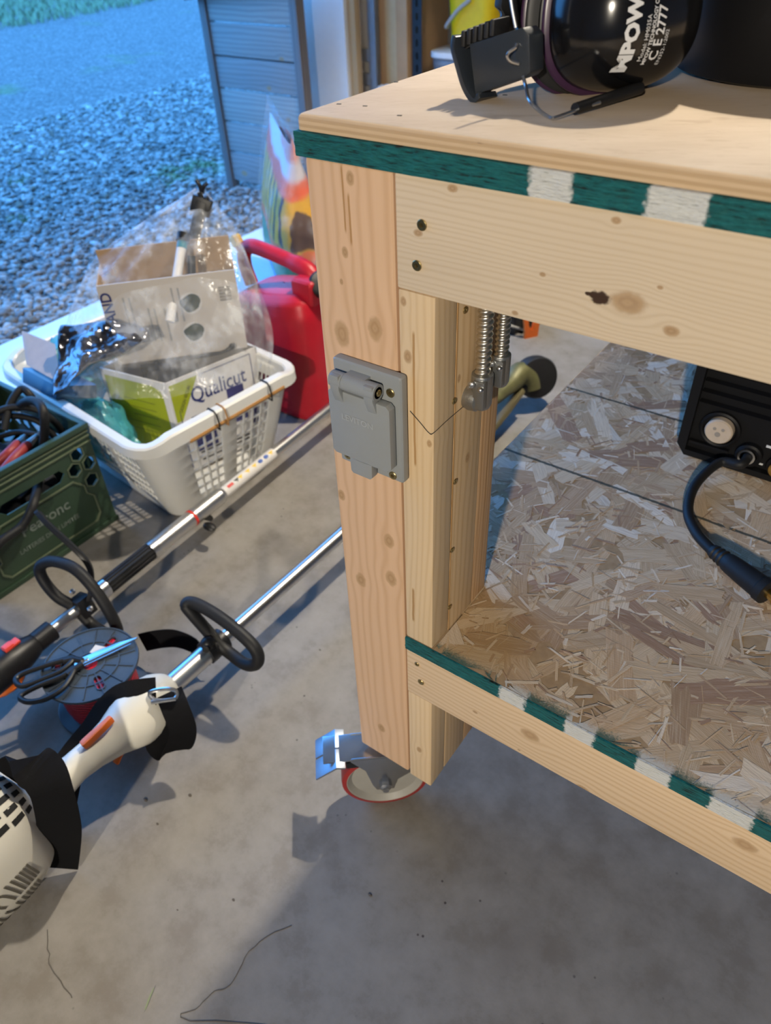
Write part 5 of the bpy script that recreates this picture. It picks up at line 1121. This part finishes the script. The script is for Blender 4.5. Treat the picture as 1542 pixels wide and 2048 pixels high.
crumple('cloth_bundle', 'dark crumpled bundle at the bottom of the crate', 'bundle', (-1.12, .06, .13), .115, (1.1, 1.1, .95), plain('dark_cloth', (.02, .02, .024), .8), 5.0)
for i, (pts, lab) in enumerate((([(78, 868), (55, 890), (30, 915), (5, 945)], 'red-handled pliers grip lying highest in the crate'), ([(52, 870), (35, 888), (18, 905), (-5, 925)], 'second red grip lying behind the front one in the crate'))):
    t_ = thing('pliers', lab, 'pliers', at(*pts[0], Z=.24)); b0 = V(t_.location); q = [at(a, b, Z=.245 + .02 * math.sin(k)) - b0 for k, (a, b) in enumerate(pts)]
    MB().tube(smooth_path(q[1:], 4), .011, 12).build('handle', plain('dull_red_grip', (.28, .03, .03), .5) if i == 0 else bpy.data.materials['dull_red_grip'], t_); MB().tube([q[0], q[1]], [.005, .010], 10).build('jaw', M_ZINC, t_)

# ------------------------------------------------------------------ red fuel can
fc = thing('fuel_can', 'red plastic fuel can with yellow vent cap behind the basket', 'fuel can', (-.955, .93, 0)); 
m = MB(); HXc, HYc = .155, .105
def can(u, v):
    a = 2 * math.pi * u; c, s = math.cos(a), math.sin(a); q = (abs(c) ** 5 + abs(s) ** 5) ** (-1 / 5)
    prof = [(0.0, .90, 0), (.03, .96, .004), (.08, 1.0, .025), (.55, 1.0, .24), (.72, .98, .30), (.82, .90, .335), (.90, .72, .352), (.97, .4, .358), (1.0, .02, .36)]
    for i in range(len(prof) - 1):
        if v <= prof[i + 1][0]:
            t_ = (v - prof[i][0]) / (prof[i + 1][0] - prof[i][0]); k = prof[i][1] * (1 - t_) + prof[i + 1][1] * t_; z = prof[i][2] * (1 - t_) + prof[i + 1][2] * t_; break
    z += .03 * (c * q * k if k > .3 else 0) * max(0, (z - .2) / .16)
    return (HXc * c * q * k, HYc * s * q * k, z)
m.grid(can, 64, 40, True); m.f.append(tuple(range(64))[::-1]); m.build('tank', M_RED, fc, angle=50)
b0 = V(fc.location)
hpts = smooth_path([V((-.115, -.01, .335)), V((-.128, -.012, .385)), V((-.122, -.012, .425)), V((-.095, -.010, .445)), V((-.04, -.006, .440)), V((.04, 0, .425)), V((.10, .0, .41)), V((.125, 0, .37))], 5)
MB().tube(hpts, [.019] * 10 + [.020] * 16 + [.023] * 10, 16).build('handle', M_RED, fc)
MB().obox((.115, 0, .375), (.036, 0, 0), (0, .060, 0), (0, 0, .035)).build('spout_boss', M_RED, fc, bevel=.014, segs=3)
MB().lathe([(.030, 0), (.034, .004), (.034, .024), (.030, .028), (.014, .030)], (.140, -.012, .385), (.72, -.35, .6), 18).build('spout_cap', M_BLACK, fc, 'black spout cap')
MB().cyl((-.132, -.012, .425), (-.146, -.014, .450), .012, n=14).build('vent_neck', M_RED, fc)
MB().lathe([(.0155, 0), (.017, .004), (.0165, .024), (.013, .028)], (-.140, -.013, .440), (-.45, -.05, .9), 14).build('vent_cap', plain('yellow_cap', (.70, .42, .02), .4), fc, 'yellow vent cap')

# ------------------------------------------------------------------ printed sack in a clear bag, beside the door
g = G('printed_sack'); x, y, z = g.xyz(); wob = (g.noise(g.obj, 9, 2) - .5) * .09; zz_ = z + wob + x * .35
st2 = g.ss(((x * 150 + g.noise(g.obj, 12, 2) * 6).sin()), .35, .6)
c0 = g.mix(g.ss(zz_, .13, .14), (.02, .19, .60), (.05, .25, .13)); c0 = g.mix(g.ss(zz_, .255, .265), c0, (.75, .16, .03)); c0 = g.mix(g.ss(zz_, .29, .30), c0, (.72, .38, .02))
c0 = g.mix(st2 * g.ss(zz_, .29, .31) * g.ss(zz_, .48, .46), c0, (.10, .05, .03)); c0 = g.mix(g.ss(zz_, .45, .47), c0, (.80, .12, .04)); c0 = g.mix(g.ss(zz_, .50, .53), c0, (.66, .62, .66))
c0 = g.mix(g.ss(zz_, .56, .58) * g.ss(x, .02, .06), c0, (.70, .28, .22)); M_SACK = g.done(c0, .35)
sk = thing('printed_sack', 'colourful printed sack in a clear plastic bag standing by the garage door', 'sack', (-1.44, 1.50, 0), -.65)
def sack(k, top):
    def fn(u, v):
        a = 2 * math.pi * u; c, s = math.cos(a), math.sin(a); q = (abs(c) ** 3.2 + abs(s) ** 3.2) ** (-1 / 3.2); z = top * v
        d = .09 * (1 - v ** 3 * .93) * (.8 + .3 * math.sin(math.pi * v)); w = .19 * (1 + .06 * math.sin(3 * v + 1)); bl = 1 + .06 * mnoise.noise(V((c * 2, s * 2, v * 5 + k)))
        return (c * q * w * bl * k, s * q * d * bl * k, z + .015 * math.sin(a * 2) * v)
    return fn
MB().grid(sack(1.0, .58), 48, 30, True).build('sack_body', M_SACK, sk, angle=60)
mm = MB().grid(sack(1.10, .635), 48, 30, True).mesh('clear_wrap', angle=60); g = G('clear_wrap_film'); g.xyz(); nw = g.noise(g.obj, 16, 3); g.bump(nw, .7, .01); link('clear_wrap', mm, g.done((.82, .85, .9), .15, 0, .6, Alpha=g.ss(nw, .45, .75) * .25 + .06), sk)

# ------------------------------------------------------------------ things along the wall beyond the jamb
M_STUD = pine('wall_stud', 2, 0, (), (), (.50, .36, .20), (.36, .22, .10), 70, 6.0)
sd = MB().box(XD + .001, XD + .04, 2.66, 2.70, 0, 2.3).build('stud', M_STUD, bevel=.002); tag(sd, 'bare wooden stud fixed beside the white door jamb', 'stud')
tk = thing('door_track', 'galvanised steel garage door track standing beside the wooden stud', 'track', (XD + .055, 2.735, 0))
M_GALV = plain('galvanised_steel', (.40, .41, .42), .42, .9, var=.2, scale=20)
MB().plate([(0, 0), (.05, 0), (.058, .012), (.058, .022), (.054, .022), (.054, .014), (.048, .004), (.004, .004), (.004, .04), (0, .04)], [], (0, 0, .003), (0, 1, 0), (1, 0, 0), (0, 0, 2.2)).build('rail', M_GALV, tk, smooth=False)
for z in (.45, .55, .95, 1.5): MB().box(-.052, -.001, -.004, .02, z, z + .05).build('bracket', M_GALV, tk, bevel=.001)
def carton(label, c, s, rz, mat=M_CARD, name='storage_carton'):
    t = thing(name, label, 'box', c, rz); a, b, h = s[0] / 2, s[1] / 2, s[2]
    MB().box(-a, a, -b, b, 0, h).build('carton_body', mat, t, bevel=.003); MB().box(-.03, .03, -b - .0006, b + .0006, .02, h + .0006).build('packing_tape', plain('tan_tape', (.50, .38, .22), .3) if 'tan_tape' not in bpy.data.materials else bpy.data.materials['tan_tape'], t)
    for sx_ in (-1, 1): MB().box(min(0, sx_ * a) + .001, max(0, sx_ * a) - .001, -b, b, h + .0002, h + .003).build('flap', mat, t)
    return t
carton('tall brown carton standing against the wall between door track and shelving', (-1.915, 2.99, 0), (.18, .36, .98), .0)
carton('short brown carton with pale paper front beside the door track', (-1.90, 2.735, 0), (.15, .10, .40), .0, plain('pale_card', (.52, .43, .31), .8))
crumple('rag', 'crumpled white rag lying on the short pale carton', 'rag', (-1.90, 2.735, .433), .045, (1.0, .9, .6), M_PAPER, 2.0)
shv = thing('shelving_unit', 'black steel shelving with slotted uprights against the side wall', 'shelving', (-1.81, 2.83, 0))
M_SHB = plain('black_powder_coat', (.010, .010, .010), .45)
slots = [[(.021, .05 + i * .0508), (.021, .077 + i * .0508), (.031, .077 + i * .0508), (.031, .05 + i * .0508)] for i in range(32)]
for (px_, py_) in ((0, 0), (1.16, 0), (0, .42), (1.16, .42)):
    MB().plate([(0, 0), (.052, 0), (.052, 1.75), (0, 1.75)], slots, (px_, py_, 0), (1, 0, 0), (0, 0, 1), (0, .003, 0)).build('upright', M_SHB, shv, smooth=False)
    MB().plate([(0, 0), (.042, 0), (.042, 1.75), (0, 1.75)], [], (px_, py_ + (.0035 if py_ == 0 else -.0005), 0), (0, 1 if py_ == 0 else -1, 0), (0, 0, 1), (.003, 0, 0)).build('upright', M_SHB, shv, smooth=False)
M_CHIP = plain('chipboard', (.40, .30, .19), .7)
for z in (.33, .95, 1.5):
    MB().box(.056, 1.158, .004, .46, z - .012, z).build('shelf_board', M_CHIP, shv); MB().box(.056, 1.158, -.010, .002, z - .04, z + .002).build('shelf_beam', M_SHB, shv, bevel=.002)
def bin_(name, label, c, rx, ry, h, mat, lid=None):
    t = thing(name, label, 'bin', c)
    m = MB()
    def fn(u, v):
        a = 2 * math.pi * u; cs, s = math.cos(a), math.sin(a); q = (abs(cs) ** 5 + abs(s) ** 5) ** (-1 / 5); k = .86 + .14 * v; return (rx * cs * q * k, ry * s * q * k, h * v)
    m.grid(fn, 40, 6, True); m.f.append(tuple(range(40))[::-1]); o = m.build('bin_body', mat, t, angle=50); o.modifiers.new('t', 'SOLIDIFY').thickness = .003
    ol_ = [fn(k / 40, 1)[:2] for k in range(40)]
    if lid is not None: MB().plate([(p[0] * 1.04, p[1] * 1.04) for p in ol_], [], (0, 0, h + .0005), (1, 0, 0), (0, 1, 0), (0, 0, .022)).build('bin_lid', lid, t, bevel=.003)
    else: MB().plate([(p[0] * 1.06, p[1] * 1.06) for p in ol_], [[(p[0] * .98, p[1] * .98) for p in ol_][::-1]], (0, 0, h - .008), (1, 0, 0), (0, 1, 0), (0, 0, .012)).build('bin_rim', mat, t)
    return t
M_YTUB = plain('yellow_tub_plastic', (.68, .48, .005), .4)
bin_('storage_bin', 'grey storage bin with pale lid under the yellow tub on the shelving', (-1.60, 3.04, .331), .145, .19, .235, plain('smoke_grey_plastic', (.16, .16, .17), .35), M_PAPER)
bin_('storage_bin', 'dark storage bin next to the grey lidded bin on the shelving', (-1.27, 3.04, .331), .165, .18, .22, plain('navy_plastic', (.03, .035, .05), .4), M_BLACK)
bin_('storage_bin', 'open black storage bin at the far end of the shelving', (-.90, 3.04, .331), .165, .18, .20, M_BLACK)
yt = bin_('bucket', 'bright yellow plastic tub with grey bail handle on top of the grey bin', (-1.555, 3.02, .5895), .125, .13, .24, M_YTUB)
MB().tube(smooth_path([V((-.115, -.10, .09)), V((-.10, -.145, .10)), V((-.04, -.15, .16)), V((.02, -.145, .20))], 5), .008, 10).build('bail_handle', plain('grey_handle', (.35, .33, .31), .5), yt)

# ------------------------------------------------------------------ orange and black machine on the floor behind the bench
lm = thing('edger', 'orange and black wheeled yard machine standing on the floor behind the bench', 'machine', (-.56, 1.66, 0))
b0 = V(lm.location)
oc = at(1050, 668, Y=1.66) - b0
MB().lathe([(.012, -.02), (.066, -.018), (.072, -.008), (.072, .008), (.066, .018), (.012, .02)], oc + V((-.03, .03, .03)), (.85, -.5, 0), 28).build('wheel', M_BLACK, lm)
MB().plate([(-.03, .09), (-.018, .03), (-.02, -.045), (0, -.065), (.018, -.05), (.032, .0), (.036, .09), (.018, .09), (.008, .03), (-.006, .05), (-.012, .09)], [], oc + V((.02, -.02, 0)), (.55, .83, 0), (0, 0, 1), (.85 * .012, -.5 * .012, 0)).build('fork_guard', M_ORANGE, lm, bevel=.002)
MB().obox(oc + V((-.09, .02, .03)), (.07, 0, 0), (0, .06, 0), (0, 0, .09)).build('engine_block', M_BLACK, lm, bevel=.012)
MB().obox(V((oc.x - .05, oc.y + .02, (oc.z - .06 + 0) / 2)), (.05, 0, 0), (0, .04, 0), (0, 0, (oc.z - .06) / 2)).build('stand', M_BLACK, lm, bevel=.004)
MB().tube([oc + V((-.06, -.06, .05)), oc + V((.01, -.03, .03))], .004, 8).tube([oc + V((-.08, -.07, -.03)), oc + V((-.0, -.04, -.01))], .004, 8).build('cable_stay', M_ZINC, lm)

# a blade of grass and chips of dirt tracked in on the slab
gb = MB().ribbon(smooth_path([at(290, 2020, Z=.002), at(298, 1998, Z=.004), at(308, 1975, Z=.003)], 4), [V((1, .3, 0))] * 9, [.001, .002, .0022, .0024, .0024, .0022, .002, .0015, .0008], .0004).build('grass_blade', M_GRASS); tag(gb, 'single green grass blade on the concrete near the camera', 'grass blade')
for i, (a, b, s) in enumerate(((291, 1600, .005), (380, 1591, .004), (467, 1800, .003), (355, 1820, .002), (315, 1648, .003), (740, 1790, .004), (640, 1300, .003))):
    p = at(a, b, Z=0); o = MB().ball((0, 0, s * .2), s * .7, 8, 5, (1.3, .8, .45)).build('dirt_chip', plain('dirt', (.10, .085, .07), .9) if i == 0 else bpy.data.materials['dirt']); o.location = p
    tag(o, ['larger dark dirt chip on the slab below the trimmer handle', 'dark dirt chip right of the largest chip', 'round dirt speck in the middle of the open slab', 'tiny dirt speck left on the open slab', 'small dirt chip above the strap shadow', 'reddish leaf crumb in the bench shadow', 'pale crumb beside the loop handle'][i], 'debris', 'dirt chips on the slab')
